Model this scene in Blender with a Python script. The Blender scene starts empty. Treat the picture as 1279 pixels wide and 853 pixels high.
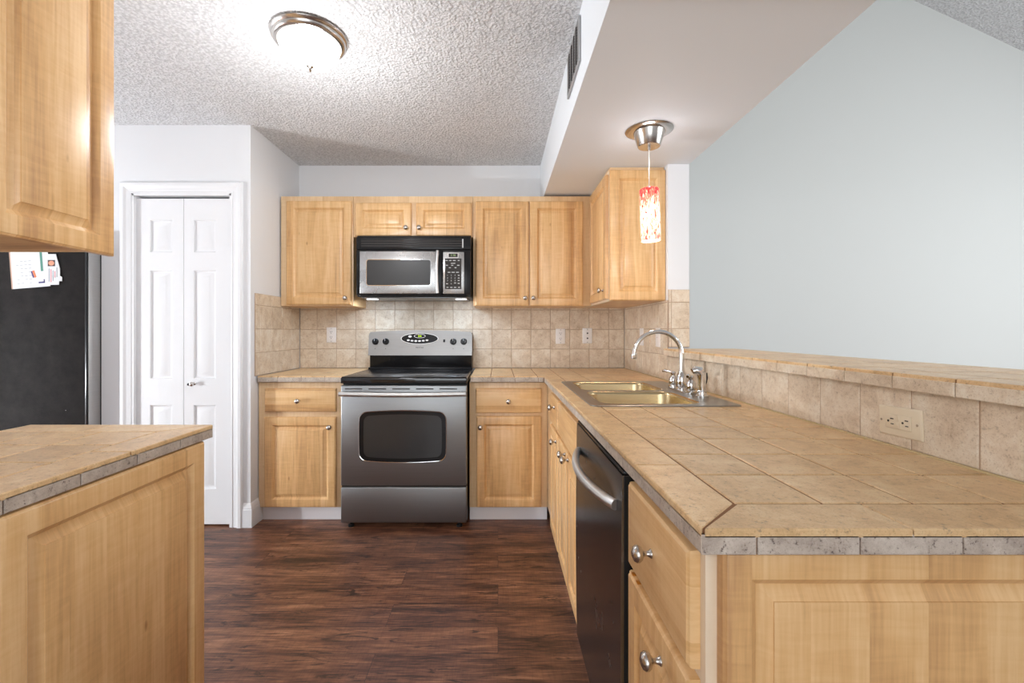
import bpy, bmesh, math, random
from mathutils import Vector, Matrix
random.seed(7)
PI = math.pi
S = bpy.context.scene
COL = S.collection

# ------------------------------------------------------------------ camera
H = 1.185                       # eye height of the camera above the floor
cam_d = bpy.data.cameras.new('camera'); cam = bpy.data.objects.new('camera', cam_d); COL.objects.link(cam)
cam.location = (0, 0, H); cam.rotation_euler = (PI/2, 0, 0)
cam_d.sensor_width = 36.0; cam_d.lens = 568/1279*36
cam_d.shift_x = (639.5-622)/1279; cam_d.shift_y = -(426.5-414)/1279
cam_d.clip_start = 0.02
S.camera = cam

# ------------------------------------------------------------------ world, lights, exposure
S.view_settings.view_transform = 'Standard'; S.view_settings.look = 'None'
S.view_settings.gamma = 1.0; S.view_settings.use_curve_mapping = False
S.view_settings.exposure = 0.15
w = bpy.data.worlds.new('world'); S.world = w; w.use_nodes = True
w.node_tree.nodes['Background'].inputs[0].default_value = (0.93, 0.97, 1.0, 1)
w.node_tree.nodes['Background'].inputs[1].default_value = 1.2

def light(kind, name, loc, power, color=(1, 1, 1), rot=(0, 0, 0), size=None, sizey=None, radius=None, spread=None):
    d = bpy.data.lights.new(name, kind); d.energy = power; d.color = color
    if kind == 'AREA':
        d.shape = 'RECTANGLE'; d.size = size; d.size_y = sizey
        if spread: d.spread = spread
    if radius is not None: d.shadow_soft_size = radius
    o = bpy.data.objects.new(name, d); o.location = loc; o.rotation_euler = rot; COL.objects.link(o); return o
# daylight through the rear and living room windows; unseen point lights in the other rooms
light('AREA', 'rear_daylight', (-0.35, -3.1, 1.35), 34, (0.90, 0.96, 1.0), (PI/2, 0, 0), 2.6, 1.9)
light('AREA', 'living_daylight', (5.35, 0.8, 1.5), 88, (0.93, 0.975, 1.0), (PI/2, 0, PI/2), 2.6, 1.9)
light('POINT', 'dining_lamp_glow', (-4.5, 1.215, 0.70), 205, (0.92, 0.97, 1.0), radius=0.05)
light('POINT', 'living_fill_light', (3.0, 0.6, 2.1), 32, (0.97, 0.985, 1.0), radius=0.12)  # added fill, brightens the living room ceiling, wall and bar top
light('POINT', 'hall_point_light', (-0.35, -1.5, 2.05), 22, (0.94, 0.975, 1.0), radius=0.12)  # unseen point light behind the camera

# ------------------------------------------------------------------ material helpers
def M(name):
    m = bpy.data.materials.new(name); m.use_nodes = True
    nt = m.node_tree; b = nt.nodes['Principled BSDF']; return m, nt, b
def N(nt, t, **kw):
    n = nt.nodes.new(t)
    for k, v in kw.items():
        if k in n.inputs: n.inputs[k].default_value = v
        else: setattr(n, k, v)
    return n
def simple(name, col, rough=0.5, metal=0.0, emis=None, estr=0, coat=0, alpha=None, spec=None):
    m, nt, b = M(name)
    b.inputs['Base Color'].default_value = (*col, 1); b.inputs['Roughness'].default_value = rough
    b.inputs['Metallic'].default_value = metal; b.inputs['Coat Weight'].default_value = coat
    if spec is not None: b.inputs['Specular IOR Level'].default_value = spec
    if emis: b.inputs['Emission Color'].default_value = (*emis, 1); b.inputs['Emission Strength'].default_value = estr
    # a faint mottling keeps the surface from being perfectly even
    n = N(nt, 'ShaderNodeTexNoise', Scale=14.0, Detail=3.0); mx = N(nt, 'ShaderNodeMix', data_type='RGBA')
    tc = N(nt, 'ShaderNodeTexCoord'); nt.links.new(tc.outputs['Object'], n.inputs['Vector'])
    mx.inputs[6].default_value = (*[c*0.96 for c in col], 1); mx.inputs[7].default_value = (*[min(1, c*1.04) for c in col], 1)
    nt.links.new(n.outputs['Fac'], mx.inputs[0]); nt.links.new(mx.outputs[2], b.inputs['Base Color'])
    return m
def ramp(nt, stops):
    r = N(nt, 'ShaderNodeValToRGB'); e = r.color_ramp.elements
    while len(e) > 1: e.remove(e[0])
    e[0].position = stops[0][0]; e[0].color = (*stops[0][1], 1)
    for p, c in stops[1:]:
        x = e.new(p); x.color = (*c, 1)
    return r
def mix(nt, f, a, b, mode='MIX'):
    x = N(nt, 'ShaderNodeMix', data_type='RGBA', blend_type=mode)
    L = nt.links
    if isinstance(f, (int, float)): x.inputs[0].default_value = f
    else: L.new(f, x.inputs[0])
    for i, v in ((6, a), (7, b)):
        if isinstance(v, tuple): x.inputs[i].default_value = (*v, 1) if len(v) == 3 else v
        else: L.new(v, x.inputs[i])
    return x.outputs[2]
def math_(nt, op, a, b=None):
    x = N(nt, 'ShaderNodeMath', operation=op)
    for i, v in ((0, a), (1, b)):
        if v is None: continue
        if isinstance(v, (int, float)): x.inputs[i].default_value = v
        else: nt.links.new(v, x.inputs[i])
    return x.outputs[0]
def bump(nt, b, h, strength=0.3, dist=0.002):
    bp = N(nt, 'ShaderNodeBump'); bp.inputs['Strength'].default_value = strength; bp.inputs['Distance'].default_value = dist
    nt.links.new(h, bp.inputs['Height']); nt.links.new(bp.outputs[0], b.inputs['Normal'])

def maple(name, horizontal=False, light_c=(0.85, 0.56, 0.28), mid_c=(0.75, 0.45, 0.195), dark_c=(0.56, 0.305, 0.13), stave=0.085):
    m, nt, b = M(name); L = nt.links
    tc = N(nt, 'ShaderNodeTexCoord'); oi = N(nt, 'ShaderNodeObjectInfo')
    off = math_(nt, 'MULTIPLY', oi.outputs['Random'], 7.3)
    cb = N(nt, 'ShaderNodeCombineXYZ'); L.new(off, cb.inputs[0]); L.new(off, cb.inputs[1]); L.new(off, cb.inputs[2])
    ad = N(nt, 'ShaderNodeVectorMath', operation='ADD'); L.new(tc.outputs['Object'], ad.inputs[0]); L.new(cb.outputs[0], ad.inputs[1])
    sp = N(nt, 'ShaderNodeSeparateXYZ'); L.new(ad.outputs[0], sp.inputs[0])
    across, along = (sp.outputs[2], sp.outputs[0]) if horizontal else (sp.outputs[0], sp.outputs[2])
    v = N(nt, 'ShaderNodeCombineXYZ'); L.new(across, v.inputs[0]); L.new(along, v.inputs[1]); L.new(sp.outputs[1], v.inputs[2])
    # staves glued side by side
    st = math_(nt, 'FLOOR', math_(nt, 'DIVIDE', math_(nt, 'ADD', across, 0.013), stave))
    wn = N(nt, 'ShaderNodeTexWhiteNoise', noise_dimensions='1D'); L.new(st, wn.inputs['W'])
    v2 = N(nt, 'ShaderNodeVectorMath', operation='ADD'); L.new(v.outputs[0], v2.inputs[0])
    c2 = N(nt, 'ShaderNodeCombineXYZ'); L.new(math_(nt, 'MULTIPLY', wn.outputs[0], 3.7), c2.inputs[1]); L.new(c2.outputs[0], v2.inputs[1])
    def mp(sc):
        q = N(nt, 'ShaderNodeMapping'); q.inputs['Scale'].default_value = sc; L.new(v2.outputs[0], q.inputs['Vector']); return q.outputs[0]
    fine = N(nt, 'ShaderNodeTexNoise', Scale=1.0, Detail=5.0, Roughness=0.6); L.new(mp((140, 5, 20)), fine.inputs['Vector'])
    big = N(nt, 'ShaderNodeTexNoise', Scale=1.0, Detail=3.0, Distortion=1.2); L.new(mp((16, 1.5, 3)), big.inputs['Vector'])
    curl = N(nt, 'ShaderNodeTexNoise', Scale=1.0, Detail=3.0, Distortion=0.8); L.new(mp((9, 70, 9)), curl.inputs['Vector'])
    knot = N(nt, 'ShaderNodeTexVoronoi', Scale=1.0); L.new(mp((11, 4.2, 4)), knot.inputs['Vector'])
    f = math_(nt, 'ADD', math_(nt, 'MULTIPLY', fine.outputs[0], 0.38), math_(nt, 'MULTIPLY', big.outputs[0], 0.55))
    f = math_(nt, 'ADD', f, math_(nt, 'MULTIPLY', curl.outputs[0], 0.18))
    f = math_(nt, 'ADD', f, math_(nt, 'MULTIPLY', math_(nt, 'SUBTRACT', wn.outputs[0], 0.5), 0.18))
    r = ramp(nt, [(0.36, dark_c), (0.54, mid_c), (0.70, light_c)]); L.new(f, r.inputs[0])
    kn = ramp(nt, [(0.02, (0.5, 0.32, 0.2)), (0.07, (1, 1, 1))]); L.new(knot.outputs['Distance'], kn.inputs[0])
    c = mix(nt, 0.7, r.outputs[0], kn.outputs[0], 'MULTIPLY')
    L.new(c, b.inputs['Base Color'])
    b.inputs['Roughness'].default_value = 0.38; b.inputs['Coat Weight'].default_value = 0.25; b.inputs['Coat Roughness'].default_value = 0.22
    bump(nt, b, fine.outputs[0], 0.06, 0.001)
    return m

def tile_mat(name, cols, pit=0.5, rough=0.42, scale=1.0, pitcol=(0.2, 0.15, 0.12), coat=0.0):
    m, nt, b = M(name); L = nt.links
    tc = N(nt, 'ShaderNodeTexCoord'); at = N(nt, 'ShaderNodeAttribute', attribute_name='tile')
    ad = N(nt, 'ShaderNodeVectorMath', operation='MULTIPLY_ADD'); L.new(at.outputs['Color'], ad.inputs[0]); ad.inputs[1].default_value = (5, 5, 5)
    L.new(tc.outputs['Object'], ad.inputs[2])
    n1 = N(nt, 'ShaderNodeTexNoise', Scale=13*scale, Detail=6.0, Roughness=0.62, Distortion=0.5); L.new(ad.outputs[0], n1.inputs['Vector'])
    n2 = N(nt, 'ShaderNodeTexNoise', Scale=90*scale, Detail=4.0, Roughness=0.7); L.new(ad.outputs[0], n2.inputs['Vector'])
    n3 = N(nt, 'ShaderNodeTexNoise', Scale=330*scale, Detail=2.0); L.new(ad.outputs[0], n3.inputs['Vector'])
    f = math_(nt, 'ADD', math_(nt, 'MULTIPLY', n1.outputs[0], 0.7), math_(nt, 'MULTIPLY', n2.outputs[0], 0.3))
    r = ramp(nt, [(0.34, cols[0]), (0.5, cols[1]), (0.66, cols[2])]); L.new(f, r.inputs[0])
    sc = math_(nt, 'ADD', math_(nt, 'MULTIPLY', at.outputs['Fac'], 0.16), 0.90)
    c = mix(nt, 1.0, r.outputs[0], sc, 'MULTIPLY')
    pr = ramp(nt, [(0.33, (1, 1, 1)), (0.40, (0, 0, 0))]); L.new(n2.outputs[0], pr.inputs[0])
    pp = math_(nt, 'MULTIPLY', pr.outputs[0], pit)
    c = mix(nt, pp, c, pitcol)
    sr = ramp(nt, [(0.32, (0.72, 0.66, 0.6)), (0.45, (1, 1, 1))]); L.new(n3.outputs[0], sr.inputs[0])
    c = mix(nt, 0.6, c, sr.outputs[0], 'MULTIPLY')
    L.new(c, b.inputs['Base Color']); b.inputs['Roughness'].default_value = rough
    b.inputs['Coat Weight'].default_value = coat; b.inputs['Coat Roughness'].default_value = 0.15
    h = math_(nt, 'SUBTRACT', math_(nt, 'ADD', math_(nt, 'MULTIPLY', n2.outputs[0], 0.6), math_(nt, 'MULTIPLY', n3.outputs[0], 0.35)), pp)
    bump(nt, b, h, 0.5, 0.002)
    return m

def popcorn(name, col):
    m, nt, b = M(name); L = nt.links
    tc = N(nt, 'ShaderNodeTexCoord')
    n = N(nt, 'ShaderNodeTexNoise', Scale=95.0, Detail=3.0, Roughness=0.62); L.new(tc.outputs['Object'], n.inputs['Vector'])
    v = N(nt, 'ShaderNodeTexVoronoi', Scale=80.0); L.new(tc.outputs['Object'], v.inputs['Vector'])
    h = math_(nt, 'SUBTRACT', n.outputs[0], math_(nt, 'MULTIPLY', v.outputs['Distance'], 0.55))
    r = ramp(nt, [(0.05, tuple(c*0.74 for c in col)), (0.42, col)]); L.new(h, r.inputs[0])  # shade in the hollows between bumps is put into the colour
    L.new(r.outputs[0], b.inputs['Base Color']); b.inputs['Roughness'].default_value = 0.95
    b.inputs['Specular IOR Level'].default_value = 0.1
    bump(nt, b, h, 0.9, 0.012)
    return m
def paint(name, col, rough=0.6):
    m, nt, b = M(name); L = nt.links
    tc = N(nt, 'ShaderNodeTexCoord')
    n = N(nt, 'ShaderNodeTexNoise', Scale=160.0, Detail=2.0); L.new(tc.outputs['Object'], n.inputs['Vector'])
    b.inputs['Base Color'].default_value = (*col, 1); b.inputs['Roughness'].default_value = rough
    b.inputs['Specular IOR Level'].default_value = 0.25
    bump(nt, b, n.outputs[0], 0.08, 0.001)
    return m
def steel(name, col=(0.62, 0.61, 0.60), rough=0.3, horizontal=True, aniso=0.6):
    m, nt, b = M(name); L = nt.links
    tc = N(nt, 'ShaderNodeTexCoord'); mp = N(nt, 'ShaderNodeMapping')
    mp.inputs['Scale'].default_value = (3, 3, 420) if horizontal else (420, 3, 3)
    L.new(tc.outputs['Object'], mp.inputs['Vector'])
    n = N(nt, 'ShaderNodeTexNoise', Scale=1.0, Detail=3.0); L.new(mp.outputs[0], n.inputs['Vector'])
    n2 = N(nt, 'ShaderNodeTexNoise', Scale=7.0, Detail=4.0, Roughness=0.65); L.new(tc.outputs['Object'], n2.inputs['Vector'])
    r = math_(nt, 'ADD', math_(nt, 'MULTIPLY', n2.outputs[0], 0.10), rough-0.05); L.new(r, b.inputs['Roughness'])
    c = mix(nt, n.outputs[0], tuple(x*0.88 for x in col), tuple(min(1, x*1.1) for x in col)); L.new(c, b.inputs['Base Color'])
    b.inputs['Metallic'].default_value = 1.0; b.inputs['Anisotropic'].default_value = aniso
    b.inputs['Anisotropic Rotation'].default_value = 0.0
    bump(nt, b, n.outputs[0], 0.05, 0.0006)
    return m
def floor_mat():
    m, nt, b = M('dark_plank_floor'); L = nt.links
    tc = N(nt, 'ShaderNodeTexCoord')
    br = N(nt, 'ShaderNodeTexBrick', offset=0.37, offset_frequency=2, squash=1.0, squash_frequency=2)
    br.inputs['Scale'].default_value = 1.0; br.inputs['Brick Width'].default_value = 1.22; br.inputs['Row Height'].default_value = 0.152
    br.inputs['Mortar Size'].default_value = 0.0009; br.inputs['Mortar Smooth'].default_value = 0.3
    br.inputs['Color1'].default_value = (0, 0, 0, 1); br.inputs['Color2'].default_value = (1, 1, 1, 1); br.inputs['Mortar'].default_value = (0.5, 0.5, 0.5, 1)
    L.new(tc.outputs['Object'], br.inputs['Vector'])
    off = N(nt, 'ShaderNodeVectorMath', operation='MULTIPLY_ADD'); L.new(br.outputs['Color'], off.inputs[0]); off.inputs[1].default_value = (9, 4, 6)
    L.new(tc.outputs['Object'], off.inputs[2])
    def mp(sc):
        q = N(nt, 'ShaderNodeMapping'); q.inputs['Scale'].default_value = sc; L.new(off.outputs[0], q.inputs['Vector']); return q.outputs[0]
    g = N(nt, 'ShaderNodeTexNoise', Scale=1.0, Detail=8.0, Roughness=0.68, Distortion=0.6); L.new(mp((2.6, 22, 1)), g.inputs['Vector'])
    g2 = N(nt, 'ShaderNodeTexNoise', Scale=1.0, Detail=4.0, Roughness=0.6, Distortion=0.5); L.new(mp((9, 150, 1)), g2.inputs['Vector'])
    cut = N(nt, 'ShaderNodeTexNoise', Scale=1.0, Detail=3.0, Roughness=0.6); L.new(mp((150, 14, 1)), cut.inputs['Vector'])
    dk = N(nt, 'ShaderNodeTexNoise', Scale=1.0, Detail=5.0, Roughness=0.7, Distortion=1.6); L.new(mp((4.5, 26, 1)), dk.inputs['Vector'])
    bl = N(nt, 'ShaderNodeTexNoise', Scale=1.0, Detail=3.0, Roughness=0.55); L.new(mp((2.2, 4.5, 1)), bl.inputs['Vector'])
    f = math_(nt, 'ADD', math_(nt, 'MULTIPLY', g.outputs[0], 0.48), math_(nt, 'MULTIPLY', g2.outputs[0], 0.40))
    f = math_(nt, 'ADD', f, math_(nt, 'MULTIPLY', bl.outputs[0], 0.14))
    sepc = N(nt, 'ShaderNodeSeparateColor'); L.new(br.outputs['Color'], sepc.inputs[0])
    f = math_(nt, 'ADD', f, math_(nt, 'MULTIPLY', math_(nt, 'SUBTRACT', sepc.outputs[0], 0.5), 0.05))
    r = ramp(nt, [(0.39, (0.030, 0.012, 0.008)), (0.475, (0.115, 0.045, 0.025)), (0.55, (0.22, 0.094, 0.049)), (0.65, (0.40, 0.20, 0.11))])
    L.new(f, r.inputs[0])
    dr = ramp(nt, [(0.36, (0.10, 0.08, 0.08)), (0.44, (1, 1, 1))]); L.new(dk.outputs[0], dr.inputs[0])
    c = mix(nt, 0.85, r.outputs[0], dr.outputs[0], 'MULTIPLY')
    cr = ramp(nt, [(0.40, (0.78, 0.75, 0.75)), (0.55, (1.06, 1.05, 1.05))]); L.new(cut.outputs[0], cr.inputs[0])
    c = mix(nt, 0.5, c, cr.outputs[0], 'MULTIPLY')
    c = mix(nt, br.outputs['Fac'], c, (0.012, 0.006, 0.005))
    L.new(c, b.inputs['Base Color'])
    rr = math_(nt, 'ADD', math_(nt, 'MULTIPLY', g2.outputs[0], 0.25), 0.27); L.new(rr, b.inputs['Roughness'])
    h = math_(nt, 'ADD', math_(nt, 'MULTIPLY', g2.outputs[0], 0.5), math_(nt, 'MULTIPLY', cut.outputs[0], 0.5))
    h = math_(nt, 'SUBTRACT', h, br.outputs['Fac'])
    bump(nt, b, h, 0.4, 0.002)
    return m
def fridge_side():
    m, nt, b = M('black_textured_steel'); L = nt.links
    tc = N(nt, 'ShaderNodeTexCoord')
    n = N(nt, 'ShaderNodeTexNoise', Scale=260.0, Detail=2.0); L.new(tc.outputs['Object'], n.inputs['Vector'])
    n2 = N(nt, 'ShaderNodeTexNoise', Scale=12.0, Detail=6.0, Roughness=0.7); L.new(tc.outputs['Object'], n2.inputs['Vector'])
    sp = N(nt, 'ShaderNodeTexVoronoi', Scale=9.0); L.new(tc.outputs['Object'], sp.inputs['Vector'])
    r = ramp(nt, [(0.3, (0.010, 0.009, 0.009)), (0.7, (0.024, 0.021, 0.020))]); L.new(n2.outputs[0], r.inputs[0])
    s = ramp(nt, [(0.020, (0.5, 0.5, 0.5)), (0.028, (0, 0, 0))]); L.new(sp.outputs['Distance'], s.inputs[0])
    L.new(mix(nt, 1.0, r.outputs[0], s.outputs[0], 'ADD'), b.inputs['Base Color']); b.inputs['Roughness'].default_value = 0.7; b.inputs['Specular IOR Level'].default_value = 0.05
    bump(nt, b, n.outputs[0], 0.5, 0.002); return m
def art_glass():
    m, nt, b = M('art_glass'); L = nt.links
    tc = N(nt, 'ShaderNodeTexCoord'); mp = N(nt, 'ShaderNodeMapping'); mp.inputs['Scale'].default_value = (1, 1, 0.38)
    L.new(tc.outputs['Object'], mp.inputs['Vector'])
    v = N(nt, 'ShaderNodeTexNoise', Scale=85.0, Detail=2.5, Roughness=0.6, Distortion=1.0); L.new(mp.outputs[0], v.inputs['Vector'])
    v2 = N(nt, 'ShaderNodeTexVoronoi', Scale=26.0); L.new(tc.outputs['Object'], v2.inputs['Vector'])
    sp = N(nt, 'ShaderNodeSeparateXYZ'); L.new(tc.outputs['Object'], sp.inputs[0])
    g = N(nt, 'ShaderNodeMapRange'); L.new(sp.outputs[2], g.inputs[0]); g.inputs[1].default_value = -0.10; g.inputs[2].default_value = 0.0
    g.inputs[3].default_value = 0.03; g.inputs[4].default_value = 0.30
    g2 = N(nt, 'ShaderNodeMapRange'); L.new(sp.outputs[2], g2.inputs[0]); g2.inputs[1].default_value = -0.24; g2.inputs[2].default_value = -0.18
    g2.inputs[3].default_value = 0.08; g2.inputs[4].default_value = 0.0
    f = math_(nt, 'ADD', math_(nt, 'ADD', v.outputs[0], g.outputs[0]), g2.outputs[0])
    r = ramp(nt, [(0.47, (1.0, 0.97, 0.90)), (0.56, (1.0, 0.80, 0.52)), (0.64, (0.95, 0.30, 0.20)), (0.80, (0.80, 0.04, 0.04))]); L.new(f, r.inputs[0])
    sr = ramp(nt, [(0.10, (0.6, 0.02, 0.06)), (0.13, (1, 1, 1))]); L.new(v2.outputs['Distance'], sr.inputs[0])
    c = mix(nt, 1.0, r.outputs[0], sr.outputs[0], 'MULTIPLY')
    L.new(c, b.inputs['Base Color']); L.new(c, b.inputs['Emission Color']); b.inputs['Emission Strength'].default_value = 0.95
    b.inputs['Roughness'].default_value = 0.1
    return m

wood = maple('maple_vertical'); woodh = maple('maple_horizontal', True)
frame_wood = maple('maple_frame', False, (0.84, 0.61, 0.37), (0.76, 0.52, 0.29), (0.66, 0.42, 0.22), 0.3)
pale_wood = maple('pale_maple_edge', False, (0.86, 0.70, 0.52), (0.80, 0.64, 0.46), (0.70, 0.52, 0.36), 0.3)
white = paint('white_trim_paint', (0.83, 0.84, 0.86), 0.35)
wall_m = paint('white_wall_paint', (0.79, 0.80, 0.82)); soffit_m = paint('soffit_paint', (0.82, 0.86, 0.90))
living_m = paint('living_wall_paint', (0.66, 0.68, 0.665)); ceil_m = popcorn('popcorn_ceiling', (0.86, 0.87, 0.89))
toe_m = paint('toe_kick_white', (0.80, 0.78, 0.80), 0.4)
floor_m = floor_mat()
top_tile = tile_mat('counter_tile', [(0.58, 0.37, 0.18), (0.76, 0.51, 0.265), (0.85, 0.64, 0.38)], 0.45, 0.36, coat=0.12)
edge_tile = tile_mat('counter_edge_tile', [(0.36, 0.29, 0.24), (0.52, 0.44, 0.37), (0.66, 0.58, 0.50)], 0.9, 0.5, 1.6, (0.14, 0.10, 0.085))
splash_tile = tile_mat('backsplash_tile', [(0.55, 0.415, 0.29), (0.72, 0.595, 0.455), (0.82, 0.735, 0.61)], 0.35, 0.45)
grout_m = simple('tan_grout', (0.27, 0.13, 0.06), 0.85); grout_l = simple('pale_grout', (0.46, 0.33, 0.235), 0.85)
stain = steel('brushed_steel', (0.29, 0.295, 0.30), 0.38); stain_v = steel('brushed_steel_dark', (0.20, 0.203, 0.208), 0.26)
stain_l = steel('bright_brushed_steel', (0.50, 0.495, 0.49), 0.27)
handle_m = steel('handle_steel', (0.66, 0.66, 0.655), 0.40); chrome = simple('chrome', (0.72, 0.715, 0.71), 0.09, 1.0); nickel = simple('brushed_nickel', (0.56, 0.53, 0.50), 0.22, 1.0)
sink_m = steel('sink_steel', (0.60, 0.47, 0.27), 0.24)  # golden tint puts the reflected tan tiles into the basin colour
black = simple('black_gloss', (0.010, 0.010, 0.011), 0.2, spec=0.3); black_mat = simple('black_satin', (0.014, 0.014, 0.015), 0.45, spec=0.25)
glass_top = simple('black_ceramic_glass', (0.01, 0.01, 0.011), 0.07, coat=0.5)
dglass = simple('dark_window_glass', (0.03, 0.031, 0.032), 0.14, coat=0.2)
mglass = simple('microwave_window_glass', (0.035, 0.035, 0.036), 0.35, spec=0.35)
grey_mark = simple('printed_grey', (0.62, 0.62, 0.62), 0.5); ring_m = simple('burner_ring', (0.10, 0.10, 0.105), 0.25)
ivory = simple('ivory_plastic', (0.74, 0.63, 0.47), 0.35); plastic = simple('white_plastic', (0.82, 0.78, 0.75), 0.35)
slot_m = simple('dark_slot', (0.02, 0.015, 0.012), 0.6); shadow_line = simple('hinge_dark', (0.02, 0.022, 0.03), 0.6)
lit_glass = simple('frosted_lit_glass', (0.95, 0.94, 0.92), 0.3, emis=(1.0, 0.98, 0.95), estr=1.5)
lens_m = simple('lit_lens', (0.95, 0.95, 0.95), 0.3, emis=(0.93, 0.96, 1.0), estr=6)
green_led = simple('green_led', (0.3, 0.6, 0.0), 0.5, emis=(0.62, 0.95, 0.02), estr=1.6)
paper = simple('white_paper', (0.66, 0.67, 0.68), 0.7)
art = art_glass()

# ------------------------------------------------------------------ mesh helpers
class MB:
    def __init__(s, tiles=False):
        s.bm = bmesh.new(); s.mats = []; s.cl = s.bm.loops.layers.float_color.new('tile') if tiles else None
    def mi(s, m):
        if m not in s.mats: s.mats.append(m)
        return s.mats.index(m)
    def _merge(s, b, m, mat=None):
        k = s.mi(m); mp = {}
        for v in b.verts: mp[v] = s.bm.verts.new((mat @ v.co) if mat else v.co)
        for f in b.faces:
            try: g = s.bm.faces.new([mp[v] for v in f.verts])
            except ValueError: continue
            g.material_index = k
        b.free()
    def box(s, m, x0, x1, y0, y1, z0, z1, bev=0, seg=2, mat=None):
        b = bmesh.new(); bmesh.ops.create_cube(b, size=1)
        for v in b.verts: v.co = Vector(((x0+x1)/2+v.co.x*(x1-x0), (y0+y1)/2+v.co.y*(y1-y0), (z0+z1)/2+v.co.z*(z1-z0)))
        if bev > 0: bmesh.ops.bevel(b, geom=b.edges[:], offset=bev, segments=seg, affect='EDGES', profile=0.5)
        s._merge(b, m, mat); return s
    def prism(s, m, pts, d0, d1, fn, cap=True):
        """2-D outline swept from depth d0 to d1, fn(u, v, d) -> xyz"""
        k = s.mi(m); a = [s.bm.verts.new(fn(u, v, d0)) for u, v in pts]; c = [s.bm.verts.new(fn(u, v, d1)) for u, v in pts]
        n = len(pts)
        for i in range(n): s.bm.faces.new([a[i], a[(i+1) % n], c[(i+1) % n], c[i]]).material_index = k
        if cap: s.bm.faces.new(a[::-1]).material_index = k; s.bm.faces.new(c).material_index = k
        return s
    def lathe(s, m, prof, seg=32, mat=None, cap=True):
        """profile (r, z) turned about z"""
        k = s.mi(m); rings = []
        for r, z in prof:
            rr = []
            for i in range(seg):
                p = Vector((r*math.cos(2*PI*i/seg), r*math.sin(2*PI*i/seg), z)); rr.append(s.bm.verts.new(mat @ p if mat else p))
            rings.append(rr)
        for a, b in zip(rings, rings[1:]):
            for i in range(seg): s.bm.faces.new([a[i], a[(i+1) % seg], b[(i+1) % seg], b[i]]).material_index = k
        if cap:
            if prof[0][0] > 1e-6: s.bm.faces.new(rings[0][::-1]).material_index = k
            if prof[-1][0] > 1e-6: s.bm.faces.new(rings[-1]).material_index = k
        return s
    def tube(s, m, pts, rad, seg=14, flat=1.0, up=None):
        k = s.mi(m); pts = [Vector(p) for p in pts]; n = len(pts); rings = []; prev = None
        for i, p in enumerate(pts):
            t = (pts[min(i+1, n-1)]-pts[max(i-1, 0)]).normalized()
            if prev is None:
                a = Vector(up) if up else (Vector((0, 0, 1)) if abs(t.z) < 0.9 else Vector((0, 1, 0)))
                prev = a
            u = (prev - t*prev.dot(t)).normalized(); prev = u; w_ = t.cross(u)
            r = rad[i] if isinstance(rad, (list, tuple)) else rad
            rings.append([s.bm.verts.new(p+u*r*math.cos(2*PI*j/seg)+w_*r*flat*math.sin(2*PI*j/seg)) for j in range(seg)])
        for a, b in zip(rings, rings[1:]):
            for j in range(seg): s.bm.faces.new([a[j], a[(j+1) % seg], b[(j+1) % seg], b[j]]).material_index = k
        s.bm.faces.new(rings[0][::-1]).material_index = k; s.bm.faces.new(rings[-1]).material_index = k
        return s
    def rings(s, m, x0, x1, z0, z1, prof, back=None):
        """nested rectangles facing -Y: prof = [(inset, y)], the last one is closed"""
        k = s.mi(m); rs = []
        for ins, y in prof:
            rs.append([s.bm.verts.new(p) for p in ((x0+ins, y, z0+ins), (x1-ins, y, z0+ins), (x1-ins, y, z1-ins), (x0+ins, y, z1-ins))])
        for a, b in zip(rs, rs[1:]):
            for i in range(4): s.bm.faces.new([a[i], a[(i+1) % 4], b[(i+1) % 4], b[i]]).material_index = k
        s.bm.faces.new(rs[-1]).material_index = k
        if back: s.bm.faces.new(rs[0][::-1]).material_index = k
        return s
    def tile(s, m, poly, d0, d1, fn, ch=0.0022):
        """one tile: outline poly, chamfered upper edge; random value per tile stored on the loops"""
        k = s.mi(m); c = (sum(p[0] for p in poly)/len(poly), sum(p[1] for p in poly)/len(poly)); n = len(poly)
        def inset(p, q):
            dx, dy = c[0]-p[0], c[1]-p[1]; return (p[0]+math.copysign(min(q, abs(dx)), dx), p[1]+math.copysign(min(q, abs(dy)), dy))
        lv = [[s.bm.verts.new(fn(*p, d0)) for p in poly], [s.bm.verts.new(fn(*p, d1-ch)) for p in poly],
              [s.bm.verts.new(fn(*inset(p, ch*0.4), d1-ch*0.35)) for p in poly], [s.bm.verts.new(fn(*inset(p, ch*1.3), d1)) for p in poly]]
        fs = []
        for a, b in zip(lv, lv[1:]):
            for i in range(n): fs.append(s.bm.faces.new([a[i], a[(i+1) % n], b[(i+1) % n], b[i]]))
        fs.append(s.bm.faces.new(lv[-1])); r = (random.random(), random.random(), random.random(), 1)
        for f in fs:
            f.material_index = k
            for l in f.loops: l[s.cl] = r
        return s
    def text(s, m, body, size, fn):
        cu = bpy.data.curves.new('lettering', 'FONT'); cu.body = body; cu.size = size; cu.align_x = 'CENTER'; cu.align_y = 'CENTER'; cu.resolution_u = 2
        o = bpy.data.objects.new('lettering', cu); COL.objects.link(o); bpy.context.view_layer.update()
        me = bpy.data.meshes.new_from_object(o.evaluated_get(bpy.context.evaluated_depsgraph_get()))
        b = bmesh.new(); b.from_mesh(me)
        for v in b.verts: v.co = Vector(fn(v.co.x, v.co.y))
        s._merge(b, m); bpy.data.objects.remove(o); bpy.data.curves.remove(cu); bpy.data.meshes.remove(me); return s
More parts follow.
